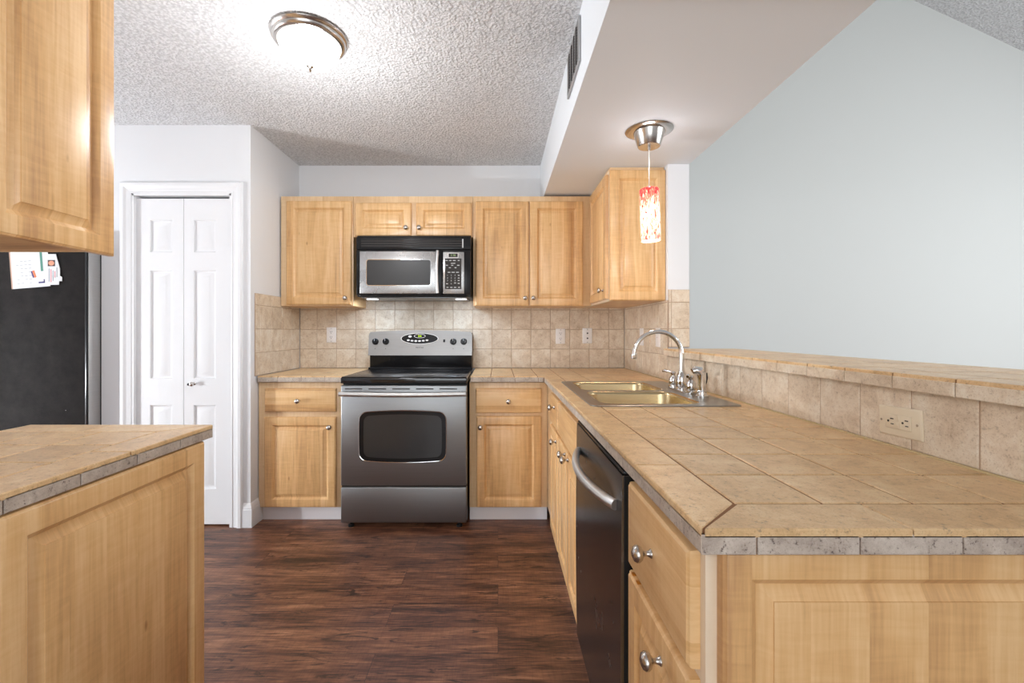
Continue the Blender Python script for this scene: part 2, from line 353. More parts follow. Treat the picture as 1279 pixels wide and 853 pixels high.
    def build(s, name, parent=None, loc=(0, 0, 0), rot=(0, 0, 0), smooth=True, angle=35):
        bmesh.ops.recalc_face_normals(s.bm, faces=s.bm.faces[:])
        me = bpy.data.meshes.new(name); s.bm.to_mesh(me); s.bm.free()
        for m in s.mats: me.materials.append(m)
        if smooth:
            me.polygons.foreach_set('use_smooth', [True]*len(me.polygons)); me.set_sharp_from_angle(angle=math.radians(angle))
        o = bpy.data.objects.new(name, me); COL.objects.link(o); o.location = loc; o.rotation_euler = rot
        if parent: o.parent = parent
        return o
def tag(o, label=None, cat=None, group=None, kind=None):
    if label: o['label'] = label
    if cat: o['category'] = cat
    if group: o['group'] = group
    if kind: o['kind'] = kind
    return o
def thing(name, label, cat, loc, rz=0, group=None):
    o = bpy.data.objects.new(name, None); COL.objects.link(o); o.empty_display_size = 0.1
    o.location = loc; o.rotation_euler = (0, 0, rz); return tag(o, label, cat, group)
def struct(name, mb, **k):
    return tag(mb.build(name, smooth=False, **k), kind='structure')
def bx(m, *a, bev=0): return MB().box(m, *a, bev=bev)
def copy_tree(o, parent=None):
    c = o.copy(); COL.objects.link(c)
    if parent: c.parent = parent
    for ch in [q for q in bpy.data.objects if q.parent == o]: copy_tree(ch, c)
    return c
def instance(mesh, name, parent, loc, rot=(0, 0, 0)):
    o = bpy.data.objects.new(name, mesh); COL.objects.link(o); o.parent = parent; o.location = loc; o.rotation_euler = rot; return o

# ------------------------------------------------------------------ room shell
YB = 3.43; XL = -1.50; YP = 2.757; ZC = 2.436; XR = 0.96; XO = 1.08; YS = 2.57; ZS = 2.13; XF = 0.32
struct('floor', bx(floor_m, -4.7, 5.5, -3.2, 3.55, -0.05, 0))
struct('ceiling', bx(ceil_m, -4.7, XF, -3.2, 3.55, ZC, ZC+0.06))
struct('wall_back', bx(wall_m, XL, XO, YB, YB+0.12, 0, ZC))
struct('wall_back_living', MB().prism(living_m, [(XO, 0), (5.5, 0), (5.5, 2.58), (XO, 4.643)], YB, YB+0.12, lambda u, v, d: (u, d, v)))
struct('wall_back_return', bx(wall_m, XL-0.10, XL, YP, YB, 0, ZC))
# the pantry wall with its closet opening
OX0, OX1, OZ = -2.215, -1.612, 2.02
pw = MB(); pw.box(wall_m, -4.7, -3.325, YP, YP+0.10, 0, ZC); pw.box(wall_m, -3.325, -2.4045, YP, YP+0.10, 1.80, ZC); pw.box(wall_m, -2.4045, OX0, YP, YP+0.10, 0, ZC); pw.box(wall_m, OX1, XL-0.1, YP, YP+0.10, 0, ZC); pw.box(wall_m, OX0, OX1, YP, YP+0.10, OZ, ZC)
pw.box(wall_m, XL-0.1, XL-0.0995, YP, YP+0.1, 0, ZC)
struct('wall_pantry', pw)
struct('wall_niche', MB().box(wall_m, -3.42, -2.30, 3.45, 3.55, 0, 1.9).box(wall_m, -3.42, -3.325, YP+.1, 3.45, 0, 1.9).box(wall_m, -2.4045, -2.30, YP+.1, 3.45, 0, 1.9).box(wall_m, -3.325, -2.4045, YP+.1, 3.45, 1.80, 1.9))
struct('closet_dark_sheet', bx(black_mat, OX0-0.05, OX1+0.05, YP+0.105, YP+0.14, 0, OZ+0.05))  # black sheet stands in for the shade inside the closet
struct('wall_right', bx(wall_m, XR, XO, YS, YB, 0, ZS))
struct('ceiling_soffit', bx(soffit_m, XF, XO, -3.2, YB, ZS, ZC+0.06))
struct('wall_above_soffit', bx(living_m, XO-0.1, XO, -3.2, YB, ZC+0.06, 4.643))
struct('wall_peninsula', bx(wall_m, XR+0.0005, XO, 0.62, YS, 0, 1.045))
struct('wall_left', bx(wall_m, -4.82, -4.7, -3.2, 2.86, 0, ZC))
struct('wall_left_stub', bx(wall_m, -1.52, -1.40, -1.6, 1.25, 0, ZC))
lc = MB().prism(ceil_m, [(XO, 4.643), (5.5, 2.58), (5.5, 2.66), (XO, 4.723)], -3.2, 3.55, lambda u, v, d: (u, d, v)); struct('ceiling_living', lc)
rw = MB(); rw.box(wall_m, -4.7, -1.75, -3.32, -3.2, 0, 2.5); rw.box(wall_m, 1.05, 5.5, -3.32, -3.2, 0, 4.7)
rw.box(wall_m, -1.75, 1.05, -3.32, -3.2, 2.3, 4.7); rw.box(wall_m, -1.75, 1.05, -3.32, -3.2, 0, 0.35); struct('wall_rear', rw)
rw = MB(); rw.box(wall_m, 5.5, 5.62, -3.2, -0.6, 0, 2.66); rw.box(wall_m, 5.5, 5.62, 2.2, 3.55, 0, 2.66)
rw.box(wall_m, 5.5, 5.62, -0.6, 2.2, 2.5, 2.66); rw.box(wall_m, 5.5, 5.62, -0.6, 2.2, 0, 0.5); struct('wall_living_right', rw)

# ------------------------------------------------------------------ trim: casing and baseboards
def casing_profile(x0, x1, y, out=0.018):
    return [(x0, y), (x0, y-out*0.55), (x0+0.012*(1 if x1 > x0 else -1), y-out*0.7), (x0+0.020*(1 if x1 > x0 else -1), y-out*0.45),
            (x0+0.045*(1 if x1 > x0 else -1), y-out), (x1-0.008*(1 if x1 > x0 else -1), y-out*0.95), (x1, y-out*0.6), (x1, y)]
cs = MB(); CW = 0.068
prof = [(0, 0), (0, -.010), (.006, -.012), (.010, -.008), (.030, -.012), (.044, -.019), (.060, -.019), (.068, -.012), (.068, 0)]
k = cs.mi(white)
def sweep_casing(prof):
    rows = []
    for (u, d) in prof:                   # u = distance outwards from the opening
        rows.append([cs.bm.verts.new(p) for p in ((OX0-u, YP+d, 0), (OX0-u, YP+d, OZ+u), (OX1+u, YP+d, OZ+u), (OX1+u, YP+d, 0))])
    for a, b in zip(rows, rows[1:]):
        for i in range(3): cs.bm.faces.new([a[i], a[i+1], b[i+1], b[i]])
sweep_casing(prof)
cs.box(white, OX0-0.001, OX0+0.012, YP-0.008, YP+0.1, 0, OZ); cs.box(white, OX1-0.012, OX1+0.001, YP-0.008, YP+0.1, 0, OZ)
cs.box(white, OX0, OX1, YP-0.008, YP+0.1, OZ-0.012, OZ+0.001)
struct('trim_1', cs)
BP = [(0, 0), (-.014, 0), (-.014, .105), (-.011, .112), (-.011, .120), (-.005, .138), (0, .146)]
def baseboard(name, p0, p1, nrm, m0=0, m1=0):
    """profile swept from p0 to p1; nrm points into the room; m0/m1 = extra length at the outer face (mitres)"""
    b = MB(); b.mi(white); p0 = Vector((*p0, 0)); p1 = Vector((*p1, 0)); t = (p1-p0).normalized(); n = Vector((*nrm, 0)); A = []; B = []
    for d, z in BP:
        A.append(b.bm.verts.new(p0 + n*(-d) - t*(-d)*m0 + Vector((0, 0, z)))); B.append(b.bm.verts.new(p1 + n*(-d) + t*(-d)*m1 + Vector((0, 0, z))))
    for i in range(len(BP)-1): b.bm.faces.new([A[i], A[i+1], B[i+1], B[i]])
    b.bm.faces.new(A); b.bm.faces.new(B[::-1]); return struct(name, b)
baseboard('baseboard_pantry', (OX1+CW, YP), (XL, YP), (0, -1), 0, 1)
baseboard('baseboard_return', (XL, YP), (XL, 2.872), (1, 0), 1, 0)
baseboard('baseboard_left', (-4.7, YP), (-3.325, YP), (0, -1))
baseboard('baseboard_niche', (-2.4045, YP), (OX0-CW, YP), (0, -1))
baseboard('baseboard_living', (XO, YB), (5.5, YB), (0, -1))

# bifold closet door, two leaves
def leaf(w_, h_, panels):
    b = MB(); T = 0.0; k_ = b.mi(white)
    xs = [0, 0.002, panels[0][0], panels[0][1], w_-0.002, w_]
    zs = sorted({0, h_} | {z for p in panels for z in p[2:]})
    x0, x1 = panels[0][0], panels[0][1]
    def q(a, c, d, e):
        b.bm.faces.new([b.bm.verts.new(v) for v in ((a, T, d), (c, T, d), (c, T, e), (a, T, e))])
    q(0, x0, 0, h_); q(x1, w_, 0, h_)
    z = 0
    for p in sorted(panels, key=lambda p: p[2]):
        q(x0, x1, z, p[2]); z = p[3]
        b.rings(white, x0, x1, p[2], p[3], [(0, T), (.004, T+.006), (.012, T+.009), (.016, T+.009), (.040, T+.001), (.043, T+.0005)])
    q(x0, x1, z, h_)
    for a, c in (((0, 0), (w_, 0)), ((0, h_), (w_, h_))):
        b.bm.faces.new([b.bm.verts.new(v) for v in ((a[0], T, a[1]), (c[0], T, c[1]), (c[0], T+.032, c[1]), (a[0], T+.032, a[1]))])
    for x in (0, w_): b.bm.faces.new([b.bm.verts.new(v) for v in ((x, T, 0), (x, T, h_), (x, T+.032, h_), (x, T+.032, 0))])
    b.bm.faces.new([b.bm.verts.new(v) for v in ((0, T+.032, 0), (w_, T+.032, 0), (w_, T+.032, h_), (0, T+.032, h_))])
    return b
door = tag(bpy.data.objects.new('door_1', None), kind='structure'); COL.objects.link(door); door.location = (OX0+0.013, YP+0.012, 0.012)
LW = (OX1-OX0-0.026-0.003)/2; LH = 1.982
pl = [(0.088, 0.212, 1.46-.012+.21-.03, 1.865-.012), (0.088, 0.212, 0.865, 1.565-.012), (0.088, 0.212, 0.215, 0.775)]
pl = [(0.083, 0.083+0.135, 1.655, 1.852), (0.083, 0.083+0.135, 0.885, 1.545), (0.083, 0.083+0.135, 0.215, 0.725)]
pr_ = [(LW-0.083-0.135-.01, LW-0.093, a, c) for _, _, a, c in pl]
pr_ = [(0.058, 0.058+0.135, a, c) for _, _, a, c in pl]
l1 = leaf(LW, LH, pl).build('door_leaf', door); l2 = leaf(LW, LH, pr_).build('door_leaf', door, (LW+0.003, 0, 0))
kb = MB(); RX = Matrix.Rotation(PI/2, 4, 'X')
kb.lathe(nickel, [(0.009, 0), (0.009, .002), (.005, .006), (.005, .014), (.010, .019), (.0135, .024), (.012, .030), (.006, .033), (0, .0335)], 20, RX)
kb.build('door_knob', l2, (0.062, 0, 0.855))
kb = MB(); kb.lathe(black, [(0.004, 0), (0.004, .010), (.008, .014), (.006, .018), (0, .019)], 14, RX); kb.build('latch', l2, (0.036, 0, 0.852))

# ------------------------------------------------------------------ air vent on the soffit
vt = thing('air_vent', 'grey metal air return grille high on the soffit side beside the textured ceiling', 'vent', (XF, 2.04, 2.225), -PI/2)
v = MB(); W_, H_ = 0.29, 0.18; gm = simple('grille_metal', (0.40, 0.40, 0.405), 0.5, 0.2)
for a in ((0, W_, 0, .012), (0, W_, H_-.006, H_), (0, .006, .012, H_-.006), (W_-.012, W_, .012, H_-.006)): v.box(gm, a[0], a[1], -0.010, -0.001, a[2], a[3], 0.002)
v.build('frame', vt)
MB().box(slot_m, .004, W_-.010, -.003, -.001, .010, H_-.004).build('backing', vt)
slm = MB().box(gm, .022, W_-.012, -.0055, 0.0055, -.0008, .0008).build('slat', vt, (0, -.0075, 0.018), (0.95, 0, 0))
for i in range(1, 13): instance(slm.data, 'slat', vt, (0, -.0075, 0.018+i*0.0112), (0.95, 0, 0))
dv = MB().box(slot_m, -.0012, .0012, -.0145, -.003, .010, H_-.022).build('divider', vt, (.075, 0, 0))
for x in (.135, .195, .25): instance(dv.data, 'divider', vt, (x, 0, 0))

# ------------------------------------------------------------------ cabinets
def front_mesh(w_, h_, kind, m, fw=None):
    b = MB(); T = 0.020; fw = fw or (0.050 if min(w_, h_) > 0.17 else 0.034)
    edge = [(0, T), (0, .008), (.0015, .0045), (.0045, .003), (.006, 0.0005), (.0075, 0)]
    if kind == 'drawer': prof = edge
    else: prof = edge + [(fw-.001, 0), (fw, .0012), (fw+.010, .0105), (fw+.0112, .0125), (fw+.0140, .0125), (fw+.032, .0030), (fw+.0325, .0010), (fw+.035, 0.0)]
    b.rings(m, 0, w_, 0, h_, prof, True); return b
kn = MB(); kn.lathe(nickel, [(0.0085, 0), (0.0085, .0015), (.0062, .004), (.0048, .008), (.0045, .013), (.0075, .016), (.0125, .019), (.0155, .0235), (.0158, .028), (.013, .0325), (.007, .0355), (0, .0362)], 24, RX)
bmesh.ops.recalc_face_normals(kn.bm, faces=kn.bm.faces[:]); KN = bpy.data.meshes.new('knob'); kn.bm.to_mesh(KN); KN.materials.append(nickel); KN.polygons.foreach_set('use_smooth', [True]*len(KN.polygons))
KM = Matrix.Identity(4)
def cabinet(name, label, loc, rz, w_, z0, z1, depth, fronts, toe=False, frame=None, group=None, body_m=None, btop=None):
    """local: x right along the face, y into the cabinet, z up; origin at floor level under the left end of the face"""
    t = thing(name, label, 'cabinet', loc, rz, 'maple base cabinets' if name == 'base_cabinet' else 'maple wall cabinets')
    MB().box(body_m or wood, 0.0, w_, 0.019, depth, z0, btop or z1).build('body', t)
    f = MB(); f.box(frame or frame_wood, 0, w_, 0, 0.0188, z0, z1, 0.001); f.build('face_frame', t)
    for fr in fronts:
        kind, x0, x1, a, c = fr[:5]; knobp = fr[5] if len(fr) > 5 else None
        o = front_mesh(x1-x0, c-a, kind, woodh if kind == 'drawer' else wood).build(kind, t, (x0, -0.0205, a))
        if knobp: instance(KN, 'knob', o, (knobp[0]-x0, 0, knobp[1]-a))
    if toe: MB().box(toe_m, 0, w_, 0.030, 0.045, 0, z0).build('toe_kick', t)
    return t
YF = 2.84
def Xb(px): return (px-622)*(YF-0.02)/568          # front plane of the base doors
def Zb(py): return H-(py-414)*(YF-0.02)/568
# left of the range
x0 = XL+0.006
cabinet('base_cabinet', 'narrow maple base cabinet with one drawer between pantry wall and range', (x0, YF, 0), 0, -0.948-x0, 0.088, 0.868, 0.585,
        [('drawer', Xb(330)-x0, Xb(419.5)-x0, Zb(514.5), Zb(485), (Xb(373)-x0, Zb(500.5))),
         ('door', Xb(329.5)-x0, Xb(419.5)-x0, Zb(634), Zb(521), (Xb(412.5)-x0, Zb(533)))], True)
# right of the range, in the corner
x0 = -0.178
cabinet('base_cabinet', 'maple base cabinet with drawer and door between range and inside corner', (x0, YF, 0), 0, 0.309-x0, 0.088, 0.868, 0.585,
        [('drawer', Xb(594)-x0, Xb(676.5)-x0, Zb(516), Zb(485), (Xb(635)-x0, Zb(501))),
         ('door', Xb(595)-x0, Xb(676.5)-x0, Zb(634), Zb(520), (Xb(600)-x0, Zb(533)))], True)
# sink run, facing left (local x runs towards the camera)
cabinet('base_cabinet', 'slim pale maple cabinet with drawer and door beside the inside corner', (0.31, 2.838, 0), -PI/2, 2.838-2.205, 0.088, 0.868, 0.64,
        [('drawer', 0.30, 0.612, 0.69, 0.845, (0.51, 0.795)), ('door', 0.30, 0.612, 0.10, 0.672, (0.575, 0.635))], True, btop=0.725)
cabinet('base_cabinet', 'two door maple sink cabinet below the sink next to the dishwasher', (0.31, 2.204, 0), -PI/2, 2.204-1.635, 0.088, 0.868, 0.64,
        [('drawer', 0.015, 0.554, 0.69, 0.845), ('door', 0.015, 0.281, 0.10, 0.672, (0.245, 0.655)), ('door', 0.285, 0.554, 0.10, 0.672, (0.332, 0.655))], True, btop=0.725)
pen = cabinet('base_cabinet', 'near maple cabinet with drawer at the open end of the tiled peninsula', (0.308, 1.018, 0), -PI/2, 0.343, 0.088, 0.868, 0.64,
        [('drawer', 0.008, 0.327, 0.672, 0.852, (0.165, 0.768)), ('door', 0.008, 0.327, 0.10, 0.656, (0.215, 0.603))], True, pale_wood, None)
ld = [o for o in pen.children if o.name.startswith('door')][0]
for i, (x, dz) in enumerate(((0.012, 0), (0.045, 0))):
    b = MB(); b.box(simple('amber_pad', (0.55, 0.20, 0.02), 0.3), x, x+0.014, .004, .012, 0.5555, 0.5575, 0.0006); tag(b.build('bumper_pad', ld), 'small amber bumper pad')
ep = front_mesh(0.66, 0.868, 'door', wood, 0.042)
e = ep.build('end_panel', pen, (0.343+0.019, 0.017, 0.0), (0, 0, PI/2))
# stove-side upper cabinets
YU = 3.12
def Xu(px): return (px-622)*(YU-0.02)/568
def Zu(py): return H-(py-414)*(YU-0.02)/568
ZU0, ZU1 = 1.361, 2.112
def upper(label, xa, xb, za, fronts):
    return cabinet('wall_cabinet', label, (xa, YU, 0), 0, xb-xa, za, ZU1, YB-YU-0.002,
        [('door', Xu(a)-xa, Xu(b)-xa, Zu(d), Zu(c), (Xu(kx)-xa, Zu(ky))) for a, b, c, d, kx, ky in fronts], False, None, None)
upper('single door maple wall cabinet left of the microwave', -1.488, -0.992, ZU0, [(357, 438.5, 250.5, 380.5, 432, 372.5)])
upper('short two door maple wall cabinet above the microwave', -0.990, -0.172, 1.832, [(443.5, 513.5, 253, 294.5, 507.5, 285), (519.5, 589, 253, 294.5, 524, 285)])
upper('two door maple wall cabinet right of the microwave', -0.170, 0.638, ZU0, [(594, 660.5, 251, 382, 656, 372.5), (662, 728.5, 251, 382, 666, 372.5)])
tc_ = cabinet('wall_cabinet', 'maple wall cabinet beside the sink with raised end panel behind pendant lamp', (0.640, YB-0.003, 0), -PI/2, YB-0.003-2.617, ZU0, ZU1, XR-0.640-0.001,
        [('door', 0.355, 0.800, ZU0+0.012, ZU1-0.022, (0.745, ZU0+0.065))], False, pale_wood)
front_mesh(XR-0.640-0.001, ZU1-ZU0-0.004, 'door', wood).build('end_panel', tc_, (YB-0.003-2.617+0.021, 0.000, ZU0+0.002), (0, 0, PI/2))
MB().box(frame_wood, 0.0, YB-0.003-2.617, 0.004, XR-0.645, ZU1+.0005, ZS-0.001).build('top_filler', tc_)
# near left: wall cabinet and peninsula base seen from the aisle
cabinet('wall_cabinet', 'large maple wall cabinet in the upper left foreground', (-1.092, 0.33, 0), PI/2, 0.948, 1.408, 2.17, 0.305,
        [('door', 0.276, 0.606, 1.395, 2.15), ('door', 0.611, 0.945, 1.395, 2.15)], False)
lb = cabinet('base_cabinet', 'maple base cabinet with large raised panels in the lower left foreground', (-0.865, -0.10, 0), PI/2, 1.415, 0.088, 0.868, 0.52, [], True, wood)
for a in (0.315, 0.867): front_mesh(0.547, 0.778, 'door', wood).build('side_panel', lb, (a, -0.0205, 0.09))

# ------------------------------------------------------------------ tiled countertops
ZT = 0.909; P = 0.1465
up = lambda u, v, d: (u, v, d)
def rect_sub(r, h):
    x0, x1, y0, y1 = r; a, b, c, d = h
    if a >= x1 or b <= x0 or c >= y1 or d <= y0: return [r]
    out = []
    if a > x0: out.append((x0, a, y0, y1))
    if b < x1: out.append((b, x1, y0, y1))
    xa, xb = max(x0, a), min(x1, b)
    if c > y0: out.append((xa, xb, y0, c))
    if d < y1: out.append((xa, xb, d, y1))
    return [q for q in out if q[1]-q[0] > 0.012 and q[3]-q[2] > 0.012]
def R4(x0, x1, y0, y1): return [(x0, y0), (x1, y0), (x1, y1), (x0, y1)]
g = 0.0022
def field(b, m, xs, ys, hole=None, z0=ZT-0.012, z1=ZT):
    for xa, xb in zip(xs, xs[1:]):
        for ya, yb in zip(ys, ys[1:]):
            rs = [(xa, xb, ya, yb)]
            if hole: rs = rect_sub(rs[0], hole)
            for q in rs: b.tile(m, R4(q[0]+g, q[1]-g, q[2]+g, q[3]-g), z0, z1, up)
def steps(a, b, p, start=None):
    out = [a]; x = start if start is not None else a+p
    while x < b-0.02: out.append(x); x += p
    out.append(b); return out
EZ0, EZ1 = ZT-0.037, ZT-0.0085
def edge_x(b, y, ny, x0, x1, start=None):     # edge tiles on a face with normal (0, ny)
    ss = steps(x0, x1, 0.1445, start); fn = lambda u, v, d: (u, y+ny*d, v)
    for a, c in zip(ss, ss[1:]): b.tile(edge_tile, R4(a+0.001, c-0.001, EZ0, EZ1), -0.010, 0.0, fn, 0.0016)
def edge_y(b, x, nx, y0, y1, start=None):
    ss = steps(y0, y1, 0.1445, start); fn = lambda u, v, d: (x+nx*d, u, v)
    for a, c in zip(ss, ss[1:]): b.tile(edge_tile, R4(a+0.001, c-0.001, EZ0, EZ1), -0.010, 0.0, fn, 0.0016)
SINK = (0.352, 0.905, 1.672, 2.482)
XE, YE, YCF = 0.285, 0.636, 2.815        # aisle edge, near edge, front edge of the back run
bw = 0.095
ct = MB(True)
# grout bed with the sink cut-out (ends just inside the tiles)
i_ = 0.004
for r in [(XE+i_, XR-0.001, YE+i_, YB-0.010), (-0.172+i_, XE+i_, YCF+i_, YB-0.010)]:
    for q in rect_sub(r, (SINK[0]+0.02, SINK[1]-0.02, SINK[2]+0.02, SINK[3]-0.02)): ct.box(grout_m, q[0], q[1], q[2], q[3], EZ0+0.002, ZT-0.0022)
xs = steps(XE+bw, XR-0.009, P, XE+bw+P-0.004); ys = steps(YE+bw, YB-0.010, P)
hole = (SINK[0]+0.012, SINK[1]-0.012, SINK[2]+0.012, SINK[3]-0.012)
ct_ys = [y for y in ys if y < YCF+0.02] + [YB-0.010-3*0.1465, YB-0.010-2*0.1465, YB-0.010-0.1465, YB-0.010]
ct_ys = sorted(set(ct_ys)); ct_ys = [y for i, y in enumerate(ct_ys) if i == 0 or y-ct_ys[i-1] > 0.05]; ct_ys[-1] = YB-0.010
field(ct, top_tile, xs, ct_ys, hole)
# border tiles with the mitred corner
ct.tile(top_tile, [(XE, YE+g), (XE+bw-g, YE+bw+g), (XE+bw-g, YE+0.305), (XE, YE+0.305)], ZT-.012, ZT, up)
ct.tile(top_tile, [(XE+g*2, YE), (XE+0.295, YE), (XE+0.295, YE+bw-g), (XE+bw+g, YE+bw-g)], ZT-.012, ZT, up)
for a, c in zip(steps(XE+0.295, XR, 0.29), steps(XE+0.295, XR, 0.29)[1:]): ct.tile(top_tile, R4(a+g, c-g, YE, YE+bw-g), ZT-.012, ZT, up)
for a, c in zip(steps(YE+0.305, YCF-0.0, 0.292), steps(YE+0.305, YCF-0.0, 0.292)[1:]):
    for q in rect_sub((XE, XE+bw-g, a+g, c-g), hole): ct.tile(top_tile, R4(*q), ZT-.012, ZT, up)
# back run
bxs = [-0.172, -0.045, 0.100, 0.245, XE+bw]
field(ct, top_tile, bxs, [YCF, YB-0.010-3*0.1465, YB-0.010-2*0.1465, YB-0.010-0.1465, YB-0.010])
edge_x(ct, YE, -1, XE, XR, XE+0.078); edge_y(ct, XE, -1, YE, YCF-0.002, YE+0.12); edge_x(ct, YCF, -1, -0.172, XE-0.002, -0.172+0.133)
tag(ct.build('countertop', smooth=False), 'tan square tiled countertop of the corner and peninsula holding the sink', 'countertop')
cl_ = MB(True); cl_.box(grout_m, XL+0.010, -0.950-i_, YCF+i_, YB-0.010, EZ0+0.002, ZT-0.0022)
field(cl_, top_tile, [XL+0.010, -1.363, -1.22, -1.075, -0.950], [YCF, YB-0.010-3*0.1465, YB-0.010-2*0.1465, YB-0.010-0.1465, YB-0.010])
edge_x(cl_, YCF, -1, XL+0.010, -0.950, -1.363)
tag(cl_.build('countertop', smooth=False), 'short tiled countertop between pantry wall and left side of range', 'countertop')
ln = MB(True); LX0, LX1, LY1 = -1.386, -0.845, 1.349
ln.box(grout_m, LX0, LX1-i_, -0.12, LY1-i_, EZ0+0.002, ZT-0.0022)
lxs = [LX0, LX0+0.135, LX0+0.135+0.150, LX0+0.135+0.30, LX1-bw]
lxs = [LX0, LX0+0.148, LX0+0.296, LX1-bw]
lys = [-0.12, 0.06] + [LY1-bw-P*i for i in range(7, -1, -1)]
lys = sorted(y for y in lys if y > -0.121); field(ln, top_tile, lxs, lys)
ln.tile(top_tile, [(LX1-bw+g, LY1-bw+g), (LX1, LY1-g), (LX1, LY1-0.30), (LX1-bw+g, LY1-0.30)][::-1], ZT-.012, ZT, up)
ln.tile(top_tile, [(LX1-bw-g, LY1-bw+g), (LX1-g, LY1), (LX1-0.30, LY1), (LX1-0.30, LY1-bw+g)], ZT-.012, ZT, up)
ln.tile(top_tile, R4(LX0, LX1-0.30-g, LY1-bw+g, LY1), ZT-.012, ZT, up)
q = steps(-0.12, LY1-0.30-g, 0.292, LY1-0.30-0.292*3)
for a, c in zip(q, q[1:]): ln.tile(top_tile, R4(LX1-bw+g, LX1, a+g, c-g), ZT-.012, ZT, up)
edge_y(ln, LX1, 1, -0.12, LY1, 0.055); edge_x(ln, LY1, 1, LX0, LX1)
tag(ln.build('countertop', smooth=False), 'tiled countertop in the left foreground on the large maple panels', 'countertop')

# ------------------------------------------------------------------ backsplash tiles
def splash(name, label, loc, rz, us, vs, holes=(), top_row=None, mat=None):
    b = MB(True); fn = lambda u, v, d: (u, -d, v)
    b.box(grout_l, us[0], us[-1], -0.0062, -0.001, vs[0], vs[-1])
    for a, c in zip(us, us[1:]):
        for e_, f_ in zip(vs, vs[1:]): b.tile(mat or splash_tile, R4(a+0.0014, c-0.0014, e_+0.0014, f_-0.0014), 0.001, 0.0085, fn, 0.0025)
    o = b.build(name, smooth=False); o.location = loc; o.rotation_euler = (0, 0, rz); return tag(o, label, 'backsplash')
VZ = [ZT+0.001, 1.053, 1.201, 1.349, 1.422]
us = [XL+0.009]+[-1.363+0.1465*i for i in range(16)]; us = [u for u in us if u < 0.9]+[XR-0.009]
splash('backsplash', 'beige tile backsplash along the back wall behind the range', (0, YB, 0), 0, us, VZ)
splash('backsplash', 'beige tile backsplash on the short return wall beside pantry', (XL, 2.80, 0), PI/2, [0, 0.052, 0.195, 0.340, 0.485, YB-0.0-2.80-0.0095], VZ)
splash('backsplash', 'pale tile backsplash under the wall cabinet at the far end of the sink', (XR, YB-0.0095, 0), -PI/2, [0, 0.13, 0.28, 0.425, 0.572, 0.72, YB-0.0095-YS+0.0085], VZ[:4]+[1.362, 1.421][0:1])
bs = splash('backsplash', 'short orange tan tile facing on the end of the wall stub above the bar', (XR, YS, 0), 0, [0.0012, 0.018, XO-XR+0.0], [1.096, 1.201, 1.349, 1.421])
us = [0.0]+[]; y = YS-0.010; yy = []
tiles_y = [0.622]+[0.900+0.1482*i for i in range(12)]
tiles_y = [t for t in tiles_y if t < YS-0.03]+[YS-0.010]; uu = sorted(YS-0.010-t for t in tiles_y)
splash('backsplash', 'long single row tile backsplash below the raised bar ledge', (XR, YS-0.010, 0), -PI/2, uu, [ZT+0.001, 1.053])
ck = MB(); ck.box(simple('cream_caulk', (0.55, 0.42, 0.22), 0.6), XR-.0135, XR-.0075, 0.64, YB-0.012, ZT-.004, ZT+.0035, .002)
tag(ck.build('caulk_bead'), 'thin cream caulk bead where the peninsula counter meets the backsplash', 'caulk')
# raised bar
bar = MB(True); BX0, BX1, BY0, BY1 = 0.930, 1.33, 0.58, YS-0.012; ZBT = 1.089
bar.box(grout_m, BX0+.004, BX1-.004, BY0+.004, BY1, ZBT-0.033, ZBT-0.0022)
bar.box(pale_wood, BX0+.03, BX1-.02, BY0+.03, BY1, 1.0535, ZBT-0.0335)
bys = steps(BY0, BY1, 0.1482, BY0+0.05); bxs_ = [BX0, BX0+0.095, BX0+0.24, BX1-0.02+0.02]
field(bar, top_tile, bxs_, bys, None, ZBT-0.012, ZBT)
for a, c in zip(bys, bys[1:]):
    for x, nx in ((BX0, -1), (BX1, 1)): bar.tile(edge_tile if False else splash_tile, R4(a+.001, c-.001, ZBT-0.038, ZBT-0.009), -0.010, 0, (lambda x, nx: (lambda u, v, d: (x+nx*d, u, v)))(x, nx), 0.0016)
tag(bar.build('bar_ledge', smooth=False), 'raised narrow tiled bar ledge running along the peninsula', 'countertop')

# ------------------------------------------------------------------ sink
sk = thing('kitchen_sink', 'double bowl stainless steel sink set into the tiled peninsula', 'sink', (0, 0, ZT))
def rrect(x0, x1, y0, y1, r, n=6):
    out = []
    for cx, cy, a0 in ((x1-r, y0+r, -PI/2), (x1-r, y1-r, 0), (x0+r, y1-r, PI/2), (x0+r, y0+r, PI)):
        for i in range(n+1): a = a0+PI/2*i/n; out.append((cx+r*math.cos(a), cy+r*math.sin(a)))
    return out
def loft(b, m, loops, closed_last=True):
    k_ = b.mi(m); vs = [[b.bm.verts.new(p) for p in lp] for lp in loops]
    for a, c in zip(vs, vs[1:]):
        n = len(a)
        for i in range(n): b.bm.faces.new([a[i], a[(i+1) % n], c[(i+1) % n], c[i]]).material_index = k_
    if closed_last: b.bm.faces.new(vs[-1]).material_index = k_
SX0, SX1, SY0, SY1 = 0.342, 0.903, 1.664, 2.490
basins = [(0.392, 0.775, 2.098, 2.445), (0.392, 0.775, 1.708, 2.056)]
rim_m = steel('sink_rim_steel', (0.36, 0.34, 0.31), 0.3)
rim = MB(); rim.mi(rim_m)
